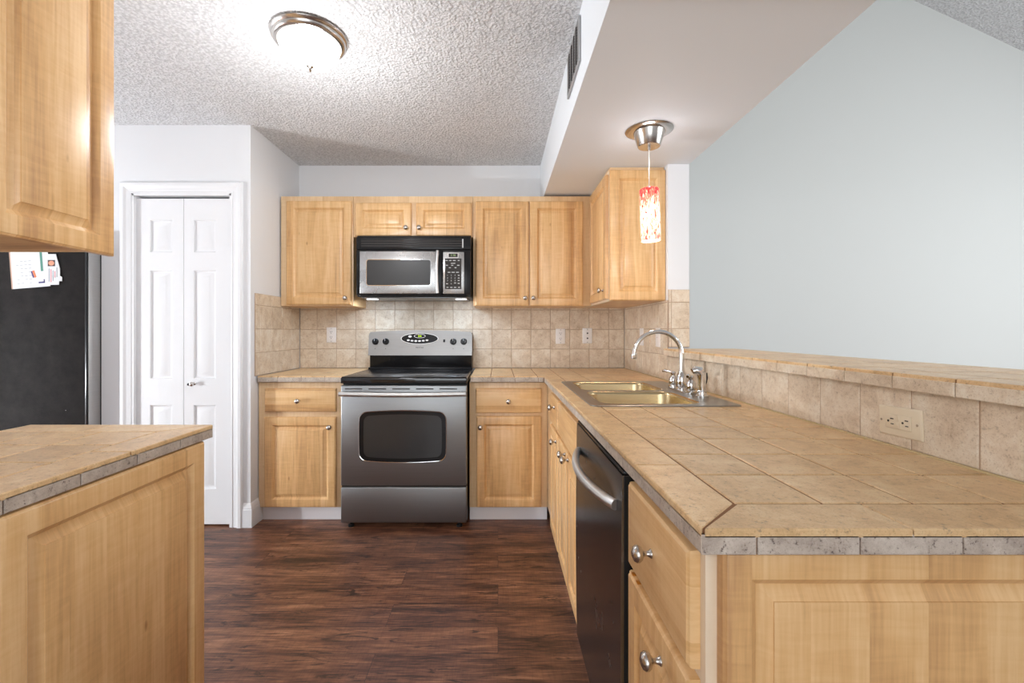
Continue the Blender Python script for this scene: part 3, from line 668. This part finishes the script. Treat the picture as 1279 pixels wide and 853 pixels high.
# deck = rim outline with two rounded holes, triangulated by a fill
vo = [rim.bm.verts.new((x, y_, 0.0045)) for x, y_ in rrect(SX0+.004, SX1-.004, SY0+.004, SY1-.004, .03)]
edges = [rim.bm.edges.new((vo[i], vo[(i+1) % len(vo)])) for i in range(len(vo))]
for bs_ in basins:
    vv = [rim.bm.verts.new((x, y_, 0.0045)) for x, y_ in rrect(*bs_, .055)]
    edges += [rim.bm.edges.new((vv[i], vv[(i+1) % len(vv)])) for i in range(len(vv))]
bmesh.ops.triangle_fill(rim.bm, use_beauty=True, edges=edges)
def cut(x, y_): return any(a+0.01 < x < b-0.01 and c+0.01 < y_ < d-0.01 for a, b, c, d in basins)
for f in [f for f in rim.bm.faces if all(any((v.co.x-q[0])**2+(v.co.y-q[1])**2 < 1e-10 for q in rrect(*basins[0], .055)) for v in f.verts) or
          all(any((v.co.x-q[0])**2+(v.co.y-q[1])**2 < 1e-10 for q in rrect(*basins[1], .055)) for v in f.verts)]: rim.bm.faces.remove(f)
lp = lambda ins, z: [(x, y_, z) for x, y_ in rrect(SX0+ins, SX1-ins, SY0+ins, SY1-ins, .03)]
loft(rim, rim_m, [lp(.004, .0045), lp(.0015, .0035), lp(0, .0008)], False)
rim.build('sink_rim', sk)
for q in basins:
    b = MB(); L_ = lambda ins, z, r: [(x, y_, z) for x, y_ in rrect(q[0]+ins, q[1]-ins, q[2]+ins, q[3]-ins, r)]
    loft(b, sink_m, [L_(0, .0045, .055), L_(.004, .001, .053), L_(.006, -.01, .052), L_(.012, -.15, .05), L_(.022, -.168, .045), L_(.045, -.175, .03)])
    bo = b.build('basin', sk, angle=60)
    cx, cy = (q[0]+q[1])/2, (q[2]+q[3])/2
    d = MB(); d.lathe(chrome, [(0, -.172), (.028, -.172), (.03, -.1735), (.044, -.1715), (.046, -.1745)], 24, Matrix.Translation((cx, cy, 0))); d.build('drain', bo)
# faucet set on the sink deck
FX, FY = 0.838, 2.075; ZD = ZT+0.005
fa = thing('faucet', 'chrome gooseneck faucet with two lever handles on the sink deck', 'faucet', (FX, FY, ZD))
fb = MB(); fb.prism(chrome, rrect(-.027, .027, -.115, .115, .0265, 8), 0, .008, up); fb.build('base_plate', fa)
sp_ = MB(); sp_.lathe(chrome, [(.024, .008), (.024, .014), (.021, .018), (.024, .026), (.026, .04), (.025, .058), (.019, .078), (.0135, .086), (.0135, .092)], 24)
pts = [(0, 0, .08), (0, 0, .13), (0, 0, .165)]
R_ = 0.108; cz = .165
for i in range(1, 15):
    a = PI*0.93*i/14; pts.append((-R_+R_*math.cos(a), 0, cz+R_*0.98*math.sin(a)))
pts.append((pts[-1][0]-0.004, 0, pts[-1][2]-0.022))
sp_.tube(chrome, pts, .0105, 16, up=(0, 1, 0)); e1 = Vector(pts[-1])
sp_.build('spout', fa)
ae = MB(); ae.lathe(chrome, [(.0125, .004), (.014, .002), (.014, -.016), (.0125, -.020), (.010, -.020)], 20, Matrix.Translation(e1)); ae.build('aerator', fa)
def handle(y_, sgn):
    h = MB(); T_ = Matrix.Translation((0, y_, 0))
    h.lathe(chrome, [(.022, .008), (.022, .013), (.018, .017), (.0205, .026), (.021, .045), (.016, .056), (.010, .062), (.012, .068), (.013, .074), (.009, .08), (0, .082)], 22, T_)
    h.tube(chrome, [(0, y_, .074), (-.012, y_+sgn*.014, .079), (-.026, y_+sgn*.034, .082), (-.034, y_+sgn*.046, .079)], [.006, .0065, .0085, .006], 12)
    return h.build('handle', fa)
handle(.1, 1); handle(-.1, -1)
sy = thing('side_sprayer', 'chrome side spray nozzle standing at the near end of the faucet', 'sprayer', (FX+.008, 1.885, ZD))
b = MB(); b.lathe(chrome, [(.025, 0), (.025, .006), (.019, .010), (.017, .020), (.020, .024), (.0185, .028)], 22); b.build('holder', sy)
b = MB(); b.tube(chrome, [(0, 0, .024), (-.001, 0, .05), (0, 0, .075), (-.002, 0, .095), (-.012, 0, .108), (-.028, 0, .112), (-.040, 0, .106)], [.015, .0155, .0165, .019, .019, .016, .012], 16, up=(0, 1, 0)); b.build('spray_head', sy)
b = MB(); b.tube(black_mat, [(.014, 0, .055), (.019, 0, .08), (.017, 0, .10)], .005, 8); b.build('trigger', sy)

# ------------------------------------------------------------------ range
RW = 0.759; RXL = -0.9435; YR = 2.72
st_ = thing('kitchen_range', 'stainless steel electric range with black glass cooktop between the base cabinets', 'stove', (RXL, YR, 0))
b = MB(); b.box(black_mat, .003, RW-.003, .045, .70, .035, .875); b.build('body', st_)
b = MB(); b.box(glass_top, .0, RW, .0, .62, .874, .909, .006, 3)
b.box(black, .006, RW-.006, .004, .61, .909, .9135, .002); b.build('cooktop', st_)
cook = [o for o in bpy.data.objects if o.name.startswith('cooktop')][-1]
for (cx, cy, r) in ((.20, .17, .085), (.56, .17, .105), (.20, .45, .10), (.56, .45, .075)):
    b = MB(); T_ = Matrix.Translation((cx, cy, .9137))
    b.lathe(ring_m, [(r-.003, 0), (r-.003, .0004), (r, .0004), (r, 0)], 48, T_, False)
    b.lathe(ring_m, [(r*.6-.002, 0), (r*.6-.002, .0004), (r*.6, .0004), (r*.6, 0)], 40, T_, False); b.build('burner', cook)
fY = lambda u, v, d: (u, d, v)
def barrel(cx, cz_, w_, h_, bulge_x, bulge_z, r, n=10):
    """rounded rectangle whose sides bow outwards"""
    pts = []; base = rrect(-w_/2, w_/2, -h_/2, h_/2, r, 6); dense = []
    for i in range(len(base)):
        a, c = base[i], base[(i+1) % len(base)]; L0 = math.dist(a, c); m_ = max(1, int(L0/(max(w_, h_)/16)))
        for j in range(m_): dense.append((a[0]+(c[0]-a[0])*j/m_, a[1]+(c[1]-a[1])*j/m_))
    for x, z in dense:
        pts.append((cx+x*(1+bulge_x*(1-(2*z/h_)**2)), cz_+z*(1+bulge_z*(1-(2*x/w_)**2))))
    return pts
DZ0, DZ1 = .262, .862
b = MB(); b.box(stain, .003, RW-.003, .0, .045, DZ0, DZ1, .006, 3)
dr = b.build('oven_door', st_)
sc_ = YR/568
wx = lambda px: (px-622)*sc_-RXL
wz = lambda py: H-(py-414)*sc_
cx, cz_ = wx(503), wz(545); ww, wh = 109*sc_, 61*sc_
b = MB(); loA = barrel(cx, cz_, ww, wh, .015, .09, .045); loB = barrel(cx, cz_, ww-.010, wh-.010, .015, .09, .041)
k_ = b.mi(chrome); A = [b.bm.verts.new((u, -.001, v)) for u, v in loA]; A2 = [b.bm.verts.new((u, -.005, v)) for u, v in barrel(cx, cz_, ww-.004, wh-.004, .015, .09, .043)]; B = [b.bm.verts.new((u, -.004, v)) for u, v in loB]; C_ = [b.bm.verts.new((u, -.001, v)) for u, v in loB]
for p_, q_ in ((A, A2), (A2, B), (B, C_)):
    for i in range(len(A)): b.bm.faces.new([p_[i], p_[(i+1) % len(A)], q_[(i+1) % len(A)], q_[i]])
b.build('window_trim', dr)
b = MB(); b.prism(black, barrel(cx, cz_, ww-.0095, wh-.0095, .015, .09, .041), -.0025, .0, fY)
b.prism(dglass, barrel(cx, cz_, ww-.060, wh-.050, .015, .09, .03), -.0032, -.0024, fY); b.build('window_glass', dr)
b = MB()
for i in range(5):
    x = .028+i*.1415; b.box(slot_m, x, x+.105, -.0008, .001, .838, .845)
b.build('vent_slots', dr)
b = MB(); pts = []
for i in range(25):
    t = i/24; pts.append((.006+t*(RW-.012), -.040-.012*math.sin(PI*t), .812-.004*math.sin(PI*t)+.004))
b.tube(handle_m, pts, [.0140]*25, 14, 0.75)
for x in (.03, RW-.03): b.box(stain_l, x-.016, x+.016, -.042, 0.002, .804, .828, .004)
b.build('handle', dr)
b = MB(); b.box(stain, .003, RW-.003, .0, .045, .040, .252, .006, 3); dw_ = b.build('storage_drawer', st_)
b = MB(); b.box(slot_m, .006, RW-.006, .010, .045, .2525, .2615); b.build('drawer_gap', st_)
for x in (.05, RW-.05):
    b = MB(); b.lathe(black_mat, [(.018, 0), (.018, .012), (.008, .016), (.008, .036)], 14, Matrix.Translation((x, .05, 0))); b.build('foot', st_)
for x in (.05, RW-.05):
    b = MB(); b.lathe(black_mat, [(.018, 0), (.018, .012), (.008, .016), (.008, .036)], 14, Matrix.Translation((x, .62, 0))); b.build('foot', st_)
# backguard
gy = .59
b = MB(); b.box(black, .006, RW-.006, gy+.016, .695, .900, 1.174, .004)
b.box(black, .002, RW-.002, gy-.012, gy+.02, .909, .925, .004); b.build('backguard', st_)
bgp = MB()
top = []; Wg = RW-.004
out = [(.004, 1.012), (RW-.004, 1.012)] + [(RW-.004, 1.150)] + [(RW-.004-.018*(1-math.cos(a)), 1.150+.032*math.sin(a)) for a in [PI/2*i/6 for i in range(1, 7)]]
out += [(RW-.022-(RW-.044)*t, 1.182+.012*math.sin(PI*t)) for t in [i/16 for i in range(1, 16)]]
out += [(.022-.018*math.sin(a), 1.150+.032*math.cos(a)) for a in [PI/2*i/6 for i in range(0, 7)]]
tilt = lambda u, v, d: (u, gy-.020+d+(v-1.012)*0.13, v)
bgp.prism(steel('control_panel_steel', (0.34, 0.335, 0.33), 0.36), out, 0, .030, tilt); cp = bgp.build('control_panel', st_)
fr = lambda u, v, d: tilt(u, v, -d)
sg = (YR+gy)/568; gx = lambda px: (px-622)*sg-RXL; gz = lambda py: H-(py-414)*sg
def ellipse(cx, cz, a, c, n=40, p=2.0): return [(cx+a*math.cos(2*PI*i/n), cz+c*math.sin(2*PI*i/n)) for i in range(n)]
b = MB(); ex, ez = gx(524.3), gz(422.8)
b.prism(plastic, ellipse(ex, ez, .136, .0405), .0002, .0010, fr); b.prism(black, ellipse(ex, ez, .132, .037), .0008, .0018, fr)
b.prism(plastic, ellipse(ex+.001, ez+.018, .042, .0145), .0018, .0022, fr); b.prism(black, ellipse(ex+.001, ez+.018, .038, .012), .0021, .0026, fr)
for i in range(6): b.prism(plastic, ellipse(ex-.082+i*.0272, ez-.018+.006*abs((i-2.5)/2.5)**2, .0105, .0062, 16), .0018, .0024, fr)
b.prism(plastic, ellipse(ex-.070, ez+.015, .0125, .008, 16), .0018, .0024, fr)
b.build('clock_display', cp)
b = MB(); b.text(green_led, '2:6', .020, lambda x, y_: fr(ex+.001+x, ez+.018+y_, .0029)); b.build('clock_digits', cp)
b = MB(); b.text(black_mat, 'MAYTAG', .014, lambda x, y_: fr(gx(524.5)+x, gz(434)+y_, .0005)); b.build('lettering', cp)
b = MB(); b.box(black, -.007, .007, -.006, .002, -.010, .010, .002); b.build('rocker_switch', cp, fr(gx(555), gz(425.5), .002))
for px in (469.3, 482.3, 566.3, 579.3):
    b = MB(); T_ = Matrix.Rotation(PI/2, 4, 'X')
    b.lathe(black, [(.024, 0), (.024, .004), (.0215, .010), (.0205, .020), (.018, .023), (0, .0235)], 26, T_)
    b.box(black, -.0045, .0045, -.034, -.020, -.019, .019, .002); b.box(grey_mark, -.001, .001, -.0345, -.0335, .002, .018)
    b.build('control_knob', cp, fr(gx(px), gz(426.6), -.001), (-.10, 0, 0))
for px in (469.3, 482.3, 566.3, 579.3):
    b = MB(); b.box(slot_m, -.002+gx(px), .002+gx(px), gy-.0215+(gz(435.5)-1.012)*.1, gy-.0195+(gz(435.5)-1.012)*.1, gz(435.8), gz(435)); b.build('knob_mark', cp)

# ------------------------------------------------------------------ microwave
YM = 3.02; sm = YM/568; MX0 = (445-622)*sm; MX1 = (588-622)*sm
mw = thing('microwave_oven', 'stainless and black microwave oven mounted above the range', 'microwave', (MX0, YM, 1.405))
mx = lambda px: (px-622)*sm-MX0
mz = lambda py: H-(py-414)*sm-1.405
MWW = MX1-MX0
b = MB(); b.box(black_mat, 0, MWW, .020, .405, .012, 1.826-1.405, .003)
b.box(stain_v, .03, MWW-.03, .03, .38, .004, .0125, .003)
b.build('body', mw)
b = MB(); b.box(black, 0, MWW, 0, .021, mz(311.5), mz(295.5), .003)
b.build('vent_housing', mw)
vh = [o for o in bpy.data.objects if o.name.startswith('vent_housing')][-1]
b = MB(); b.box(slot_m, mx(451), mx(577), -.0008, .001, mz(309.3), mz(298.3)); b.build('vent_opening', vh)
for i in range(4):
    z = mz(299.4+i*3.0); b = MB(); b.box(black, mx(451), mx(577), -.006, .001, z-.0035, z+.0015, .001); b.build('louver', vh)
b = MB(); b.box(grey_mark, mx(577.3), mx(578.8), -.002, 0, mz(309.5), mz(298.5), .0005); b.build('vent_badge', vh)
b = MB(); b.box(black, 0, mx(552.2), 0, .021, mz(368.8), mz(312), .004); md = b.build('microwave_door', mw)
b = MB(); b.box(stain_l, mx(449.6), mx(544.2), -.006, .001, mz(366.8), mz(314), .003)
b.build('door_face', md)
b = MB(); lo = rrect(mx(457.8), mx(538.6), mz(357), mz(324), .016); b.prism(chrome, lo, -.0075, -.006, fY)
b.prism(mglass, rrect(mx(458.5), mx(537.9), mz(356.3), mz(324.7), .0145), -.0085, -.0070, fY); b.build('window_glass', md)
b = MB(); pts = [(mx(547.2)-.004*math.sin(PI*t), -.030-.012*math.sin(PI*t), mz(366.5)+(mz(314)-mz(366.5))*t) for t in [i/16 for i in range(17)]]
b.tube(handle_m, pts, .0115, 14, .8)
for z in (mz(363.5), mz(317)): b.box(stain_l, mx(547.2)-.009, mx(547.2)+.009, -.034, .001, z-.010, z+.010, .003)
b.build('handle', md)
b = MB(); b.box(black, mx(552.5), MWW, 0, .021, mz(368.8), mz(312), .004); cp = b.build('control_panel', mw)
b = MB(); b.box(stain_l, mx(553.4), mx(579.8), -.005, .001, mz(367), mz(314.8), .003); b.build('panel_face', cp)
b = MB(); b.box(plastic, mx(559.6), mx(572.6), -.0056, -.004, mz(321.8), mz(316.3)); b.box(slot_m, mx(560.4), mx(571.8), -.0062, -.005, mz(321.3), mz(316.8)); b.build('clock_display', cp)
b = MB(); b.text(simple('dim_led', (0.25, 0.35, 0.15), 0.5, emis=(0.35, 0.5, 0.15), estr=.5), '1:16', .020, lambda x, y_: (mx(566)+x, -.0065, mz(319)+y_)); b.build('clock_digits', cp)
b = MB(); b.box(slot_m, mx(555.8), mx(576.4), -.0058, -.004, mz(361.2), mz(323))
kt = lambda s_, px, py, z: b.text(grey_mark, s_, z, lambda x, y_: (mx(px)+x, -.0062, mz(py)+y_))
for row, chars in enumerate(('123', '456', '789')):
    for c_, ch in enumerate(chars): kt(ch, 559+c_*4.7, 344+row*3.4, .014)
kt('0', 563.7, 354.5, .014)
for (px, py, wd) in [(558, 325.5, 2.6), (562.5, 325.5, 3), (567.5, 325.5, 3.4), (573, 325.5, 2.2), (566, 329, 5.5), (558, 331.5, 3), (565, 331.5, 2.6), (572.5, 331.5, 3), (562, 334.5, 2.6), (569, 334.5, 2.4),
                     (561, 340.2, 3.2), (566, 340.2, 4), (571.5, 340.2, 3.4), (573, 344, 2), (573, 347.4, 2), (573, 350.5, 2.4), (558.5, 354.5, 2.4), (568.5, 353.5, 2.4), (573, 354, 2.4), (559, 359, 2.6), (563.8, 359, 3), (568.6, 359, 3), (573.4, 359, 2.4)]:
    b.box(grey_mark, mx(px)-wd*sm/2, mx(px)+wd*sm/2, -.0063, -.0056, mz(py)-.0025, mz(py)+.0025)
b.build('keypad', cp)
for lx in (.075, MWW-.075):
    b = MB(); b.box(lens_m, lx-.035, lx+.035, .10, .145, .0, .005, .002); b.build('lamp_lens', mw)
    light('AREA', 'microwave_cooktop_lamp', (MX0+lx, YM+.115, 1.402), 1.5, (0.62, 0.79, 1.0), (0.1, 0, 0), .06, .04)

# ------------------------------------------------------------------ dishwasher
DY0, DY1 = 1.030, 1.626
dwr = thing('dishwasher', 'dark stainless dishwasher with bowed bar handle under the peninsula counter', 'dishwasher', (0.312, DY1, 0), -PI/2)
DW_ = DY1-DY0
b = MB(); b.box(black_mat, .004, DW_-.004, .004, .60, .095, .866); b.build('body', dwr)
b = MB(); seg = []
# door slab, its front slightly crowned
for i in range(13):
    z = .105+(.858-.105)*i/12; seg.append((z, -.030-.004*math.sin(PI*i/12)))
pf = [(.002, .105)]+[(y_, z) for z, y_ in seg]+[(.002, .858)]
b.prism(stain_v, pf, .001, DW_-.001, lambda u, v, d: (d, u, v)); dd = b.build('door', dwr, angle=20)
b = MB(); b.box(black, .001, DW_-.001, -.028, .0, .8585, .8675, .003); b.build('control_strip', dwr)
b = MB(); b.box(black_mat, DW_-.0011, DW_+.0005, -.026, .0, .106, .857); b.build('side_seal', dd)
b = MB(); pts = []
for i in range(29):
    t = i/28; pts.append((.06+t*(DW_-.105), -.034-.042*math.sin(PI*t)**0.8, .775))
b.tube(handle_m, pts, .0130, 14, .9, up=(0, 0, 1)); b.build('handle', dd)
b = MB(); b.box(black_mat, .004, DW_-.004, .045, .06, 0, .095); b.build('toe_kick', dwr)

# ------------------------------------------------------------------ refrigerator
FRX, FRY, FRW, FRD = -2.407, 2.668, .905, .74
fg = thing('refrigerator', 'black refrigerator with grey door edge standing left of the pantry door', 'refrigerator', (FRX-FRW, FRY, 0))
fs = fridge_side(); grey_edge = steel('grey_door_edge', (0.50, 0.49, 0.48), 0.35)
b = MB(); b.box(black_mat, .004, FRW-.002, .0885, FRD, .02, 1.74, .004); b.build('body', fg)
b = MB(); b.box(black_mat, .006, FRW-.002, .0855, .0885, .03, 1.73); b.build('door_gasket', fg)
for a, c in ((.0, FRW*.33-.002), (FRW*.33+.002, FRW)):
    b = MB(); b.box(grey_edge, a, c, .006, .0855, .05, 1.735, .002); b.box(fs, a, c-.002, 0, .0062, .05, 1.735, .003, 3)
    if c == FRW: b.box(black, c-.016, c-.001, -.0012, .0062, .05, 1.735, .003)
    d = b.build('refrigerator_door', fg)
    hx = c-.02 if a < .1 else a+.014
    b = MB(); b.tube(black, [(hx, .002, .75), (hx, -.045, .78), (hx, -.05, 1.1), (hx, -.045, 1.42), (hx, .002, 1.45)], .011, 12); b.build('handle', d)
b = MB(); b.box(black_mat, .02, FRW-.02, .04, .08, 0, .05); b.build('toe_grille', fg)
sf = FRY/568; px_ = lambda p: (p-622)*sf; pz_ = lambda p: H-(p-414)*sf
K_ = Matrix.Scale(1.526, 4)
cal = thing('notice_sheet', 'white printed sheet with green strip and small picture on the black refrigerator door', 'paper', (px_(17), FRY, pz_(361)))
def sheet(o, m, x0, x1, z0, z1, y0, y1, name, par, mat=None):
    q = MB(); q.box(m, x0, x1, y0, y1, z0, z1, mat=mat); return q.build(name, par)
A_ = K_ @ Matrix.Rotation(math.radians(-4.5), 4, 'Y')
for n_, c_ in (('faint_ink', (0.22, 0.23, 0.26)), ('orange_print', (0.65, 0.16, 0.05)), ('navy_print', (0.05, 0.04, 0.16)), ('green_print', (0.07, 0.22, 0.17)), ('tan_card', (0.45, 0.3, 0.22))): simple(n_, c_, .7)
DM = bpy.data.materials
ps = MB(); ps.box(paper, 0, .143, -.0018, -.0004, 0, .150, mat=A_)
T2 = A_ @ Matrix.Rotation(-.25, 4, 'Y')
for i in range(7):
    for j in range(4):
        if random.random() < .8: ps.box(DM['faint_ink'], .018+j*.016, .018+j*.016+.010, -.0021, -.0017, .018+i*.014, .0195+i*.014, mat=A_)
ps.box(DM['orange_print'], .092, .100, -.0023, -.0017, .014, .042, mat=T2); ps.box(DM['navy_print'], .086, .092, -.0022, -.0017, .016, .042, mat=T2)
ps.box(DM['navy_print'], .100, .124, -.0022, -.0017, .014, .020, mat=A_); ps.box(DM['navy_print'], .120, .124, -.0022, -.0017, .014, .028, mat=A_)
ps.box(DM['green_print'], .112, .121, -.0022, -.0017, .060, .148, mat=A_); ps.build('sheet', cal)
b = MB(); b.box(DM['tan_card'], -.006, .0, -.0012, -.0004, .0, .150, mat=A_); b.build('backing_card', cal)
card = thing('business_card', 'white card with small portrait photo and red lines at right of sheet', 'card', (px_(61), FRY, pz_(355.8)))
card.scale = (1.526,)*3
b = MB(); k_ = b.mi(paper); b.prism(paper, [(-.004, 0), (.042, .0), (.043, .014), (.054, .014), (.054, .030), (.046, .034), (.046, .062), (.030, .118), (-.004, .118)], -.0040, -.0026, fY)
b.box(simple('portrait_dark', (0.05, 0.02, 0.02), .6), .0, .028, -.0044, -.0038, .071, .095); b.prism(simple('portrait_skin', (0.7, 0.26, 0.15), .6), ellipse(.014, .083, .011, .009, 18), -.0048, -.0043, fY); rd = simple('red_print', (0.6, 0.08, 0.12), .6)
for i, (m, z0, z1) in enumerate(((bpy.data.materials['faint_ink'], .012, .062), (rd, .010, .060), (bpy.data.materials['faint_ink'], .015, .055), (rd, .028, .052), (bpy.data.materials['faint_ink'], .030, .066))): b.box(m, .004+i*.0075, .0062+i*.0075, -.0044, -.0038, z0, z1)
b.build('card_sheet', card)

# ------------------------------------------------------------------ outlets
def outlet(label, loc, rz, m, kind='duplex', w_=.070, h_=.114, ry_=0):
    t = thing('wall_outlet', label, 'outlet', loc, rz, 'outlet plates on the tiles'); t.rotation_euler = (0, ry_, rz)
    b = MB(); b.rings(m, -w_/2, w_/2, -h_/2, h_/2, [(0, 0), (0, -.003), (.003, -.0055), (.005, -.006)], True); b.build('cover_plate', t)
    rc = []
    if kind == 'duplex':
        for s_ in (-1, 1):
            b = MB(); b.prism(m, ellipse(0, s_*.0195, .0165, .0145, 20), -.008, -.0055, fY); rc.append(b.build('receptacle', t))
    elif kind == 'gfci':
        b = MB(); b.box(ivory, -.0165, .0165, -.0085, -.0055, -.0335, .0335, .001); rc.append(b.build('receptacle', t))
        for x in (-.014, .002):
            b = MB(); b.box(ivory, x, x+.012, -.0095, -.008, -.0045, .0045, .0005); b.build('test_button', rc[0])
    elif kind == 'jack':
        for s_ in (-1, 1):
            b = MB(); b.prism(slot_m, ellipse(0, s_*.019, .006, .006, 14), -.0075, -.0055, fY); b.build('jack', t)
    if kind in ('duplex', 'gfci'):
        y0 = -.0092 if kind == 'gfci' else -.0085
        for i, s_ in enumerate((-1, 1)):
            c = s_*.0195; b = MB()
            b.box(slot_m, -.0075, -.0050, y0, -.008, c-.000, c+.0085); b.box(slot_m, .0050, .0072, y0, -.008, c+.001, c+.0085)
            b.prism(slot_m, ellipse(0, c-.006, .0026, .0026, 12), y0, -.008, fY); b.build('slots', rc[min(i, len(rc)-1)])
    for s_ in ((-.048, .048) if kind != 'blank' else (0,)):
        b = MB(); b.prism(nickel, ellipse(0, s_, .0028, .0028, 12), -.0068, -.0055, fY); b.build('screw', t)
    return t
yb = YB-.0086; sb = yb/568; ox = lambda p: (p-622)*sb; oz = lambda p: H-(p-414)*sb
outlet('white duplex wall outlet on the backsplash left of the range', (ox(414), yb, oz(418.3)), 0, plastic, w_=.072)
outlet('white duplex wall outlet on the backsplash right of the range', (ox(700), yb, oz(420)), 0, plastic, w_=.072)
outlet('white plate with two round jacks right of the duplex outlet', (ox(733.6), yb, oz(419.3)), 0, plastic, 'jack', w_=.072)
outlet('pale switch plate on the side wall nearest the back corner', (XR-.0086, 3.005, H-.035), -PI/2, plastic, 'blank')
outlet('pale plate on the side wall behind the faucet arc', (XR-.0086, 2.70, H-.035), -PI/2, plastic, 'blank')
gf = outlet('ivory horizontal outlet with test buttons below the raised bar ledge', (XR-.0087, 1.073, .971), -PI/2, ivory, 'gfci')
gf.rotation_euler = (PI/2, 0, -PI/2); gf.rotation_mode = 'XYZ'
gf.matrix_world = Matrix.Translation((XR-.0087, 1.073, .971)) @ Matrix.Rotation(-PI/2, 4, 'Z') @ Matrix.Rotation(math.radians(88), 4, 'Y')

# ------------------------------------------------------------------ ceiling lamp
cl = thing('ceiling_lamp', 'round flush ceiling lamp with nickel ring and glowing frosted bowl', 'lamp', (-.798, 1.93, ZC))
b = MB(); b.lathe(nickel, [(.125, -.0005), (.152, -.001), (.156, -.008), (.152, -.016), (.146, -.020), (.143, -.030), (.136, -.036), (.128, -.037), (.122, -.030)], 56); b.build('ring', cl)
b = MB(); b.lathe(lit_glass, [(.124, -.030)]+[(.124*math.cos(a), -.034-.092*math.sin(a)) for a in [PI/2*i/14 for i in range(15)]][:-1]+[(0, -.126)], 48, cap=False); b.build('bowl', cl)
b = MB(); b.lathe(nickel, [(0, -.124), (.012, -.125), (.014, -.129), (.007, -.134), (.006, -.139), (.008, -.143), (.004, -.149), (0, -.150)], 18); b.build('finial', cl)
light('POINT', 'ceiling_lamp_glow', (-.798, 1.93, ZC-.50), 15, (0.97, 0.98, 1.0), radius=.10)

# ------------------------------------------------------------------ pendant
pd = thing('pendant_lamp', 'red and white art glass pendant lamp hanging from the soffit over the peninsula', 'lamp', (.710, 2.137, ZS))
b = MB(); b.lathe(nickel, [(.0, -.0005), (.108, -.0008), (.109, -.003), (.104, -.006), (.080, -.011), (.072, -.011)], 48); b.build('ceiling_plate', pd)
b = MB(); b.lathe(nickel, [(.072, -.008), (.071, -.014), (.052, -.074), (.049, -.078), (.0, -.079)], 48); b.build('canopy', pd)
b = MB(); b.lathe(nickel, [(.006, -.079), (.006, -.096), (.0042, -.098)], 14); b.tube(simple('clear_cord', (0.62, 0.60, 0.56), 0.25), [(0, 0, -.094), (0, 0, -.272)], .0022, 8); b.build('cord', pd)
b = MB(); SH = .245; b.lathe(art, [(.004, .0), (.040, .0), (.044, -.005), (.0445, -.02), (.0445, -SH+.01), (.044, -SH), (.041, -SH), (.041, -.01), (.004, -.006)], 36, cap=False); shd = b.build('lamp_shade', pd, (0, 0, -.275), (0, math.radians(-2), 0))
b = MB(); b.lathe(lit_glass, [(0, -.08), (.014, -.085), (.02, -.12), (.018, -.19), (.0, -.21)], 20); b.build('bulb', shd)
b = MB(); b.lathe(nickel, [(.010, .008), (.016, .004), (.018, -.004), (.006, -.03)], 20); b.build('socket_cap', pd, (0, 0, -.272))
light('POINT', 'pendant_lamp_glow', (.716, 2.137, 1.590), 2.2, (1.0, 0.90, 0.78), radius=.04)
light('POINT', 'pendant_upper_glow', (.710, 2.137, 1.96), 0.9, (0.95, 0.97, 1.0), radius=.04)
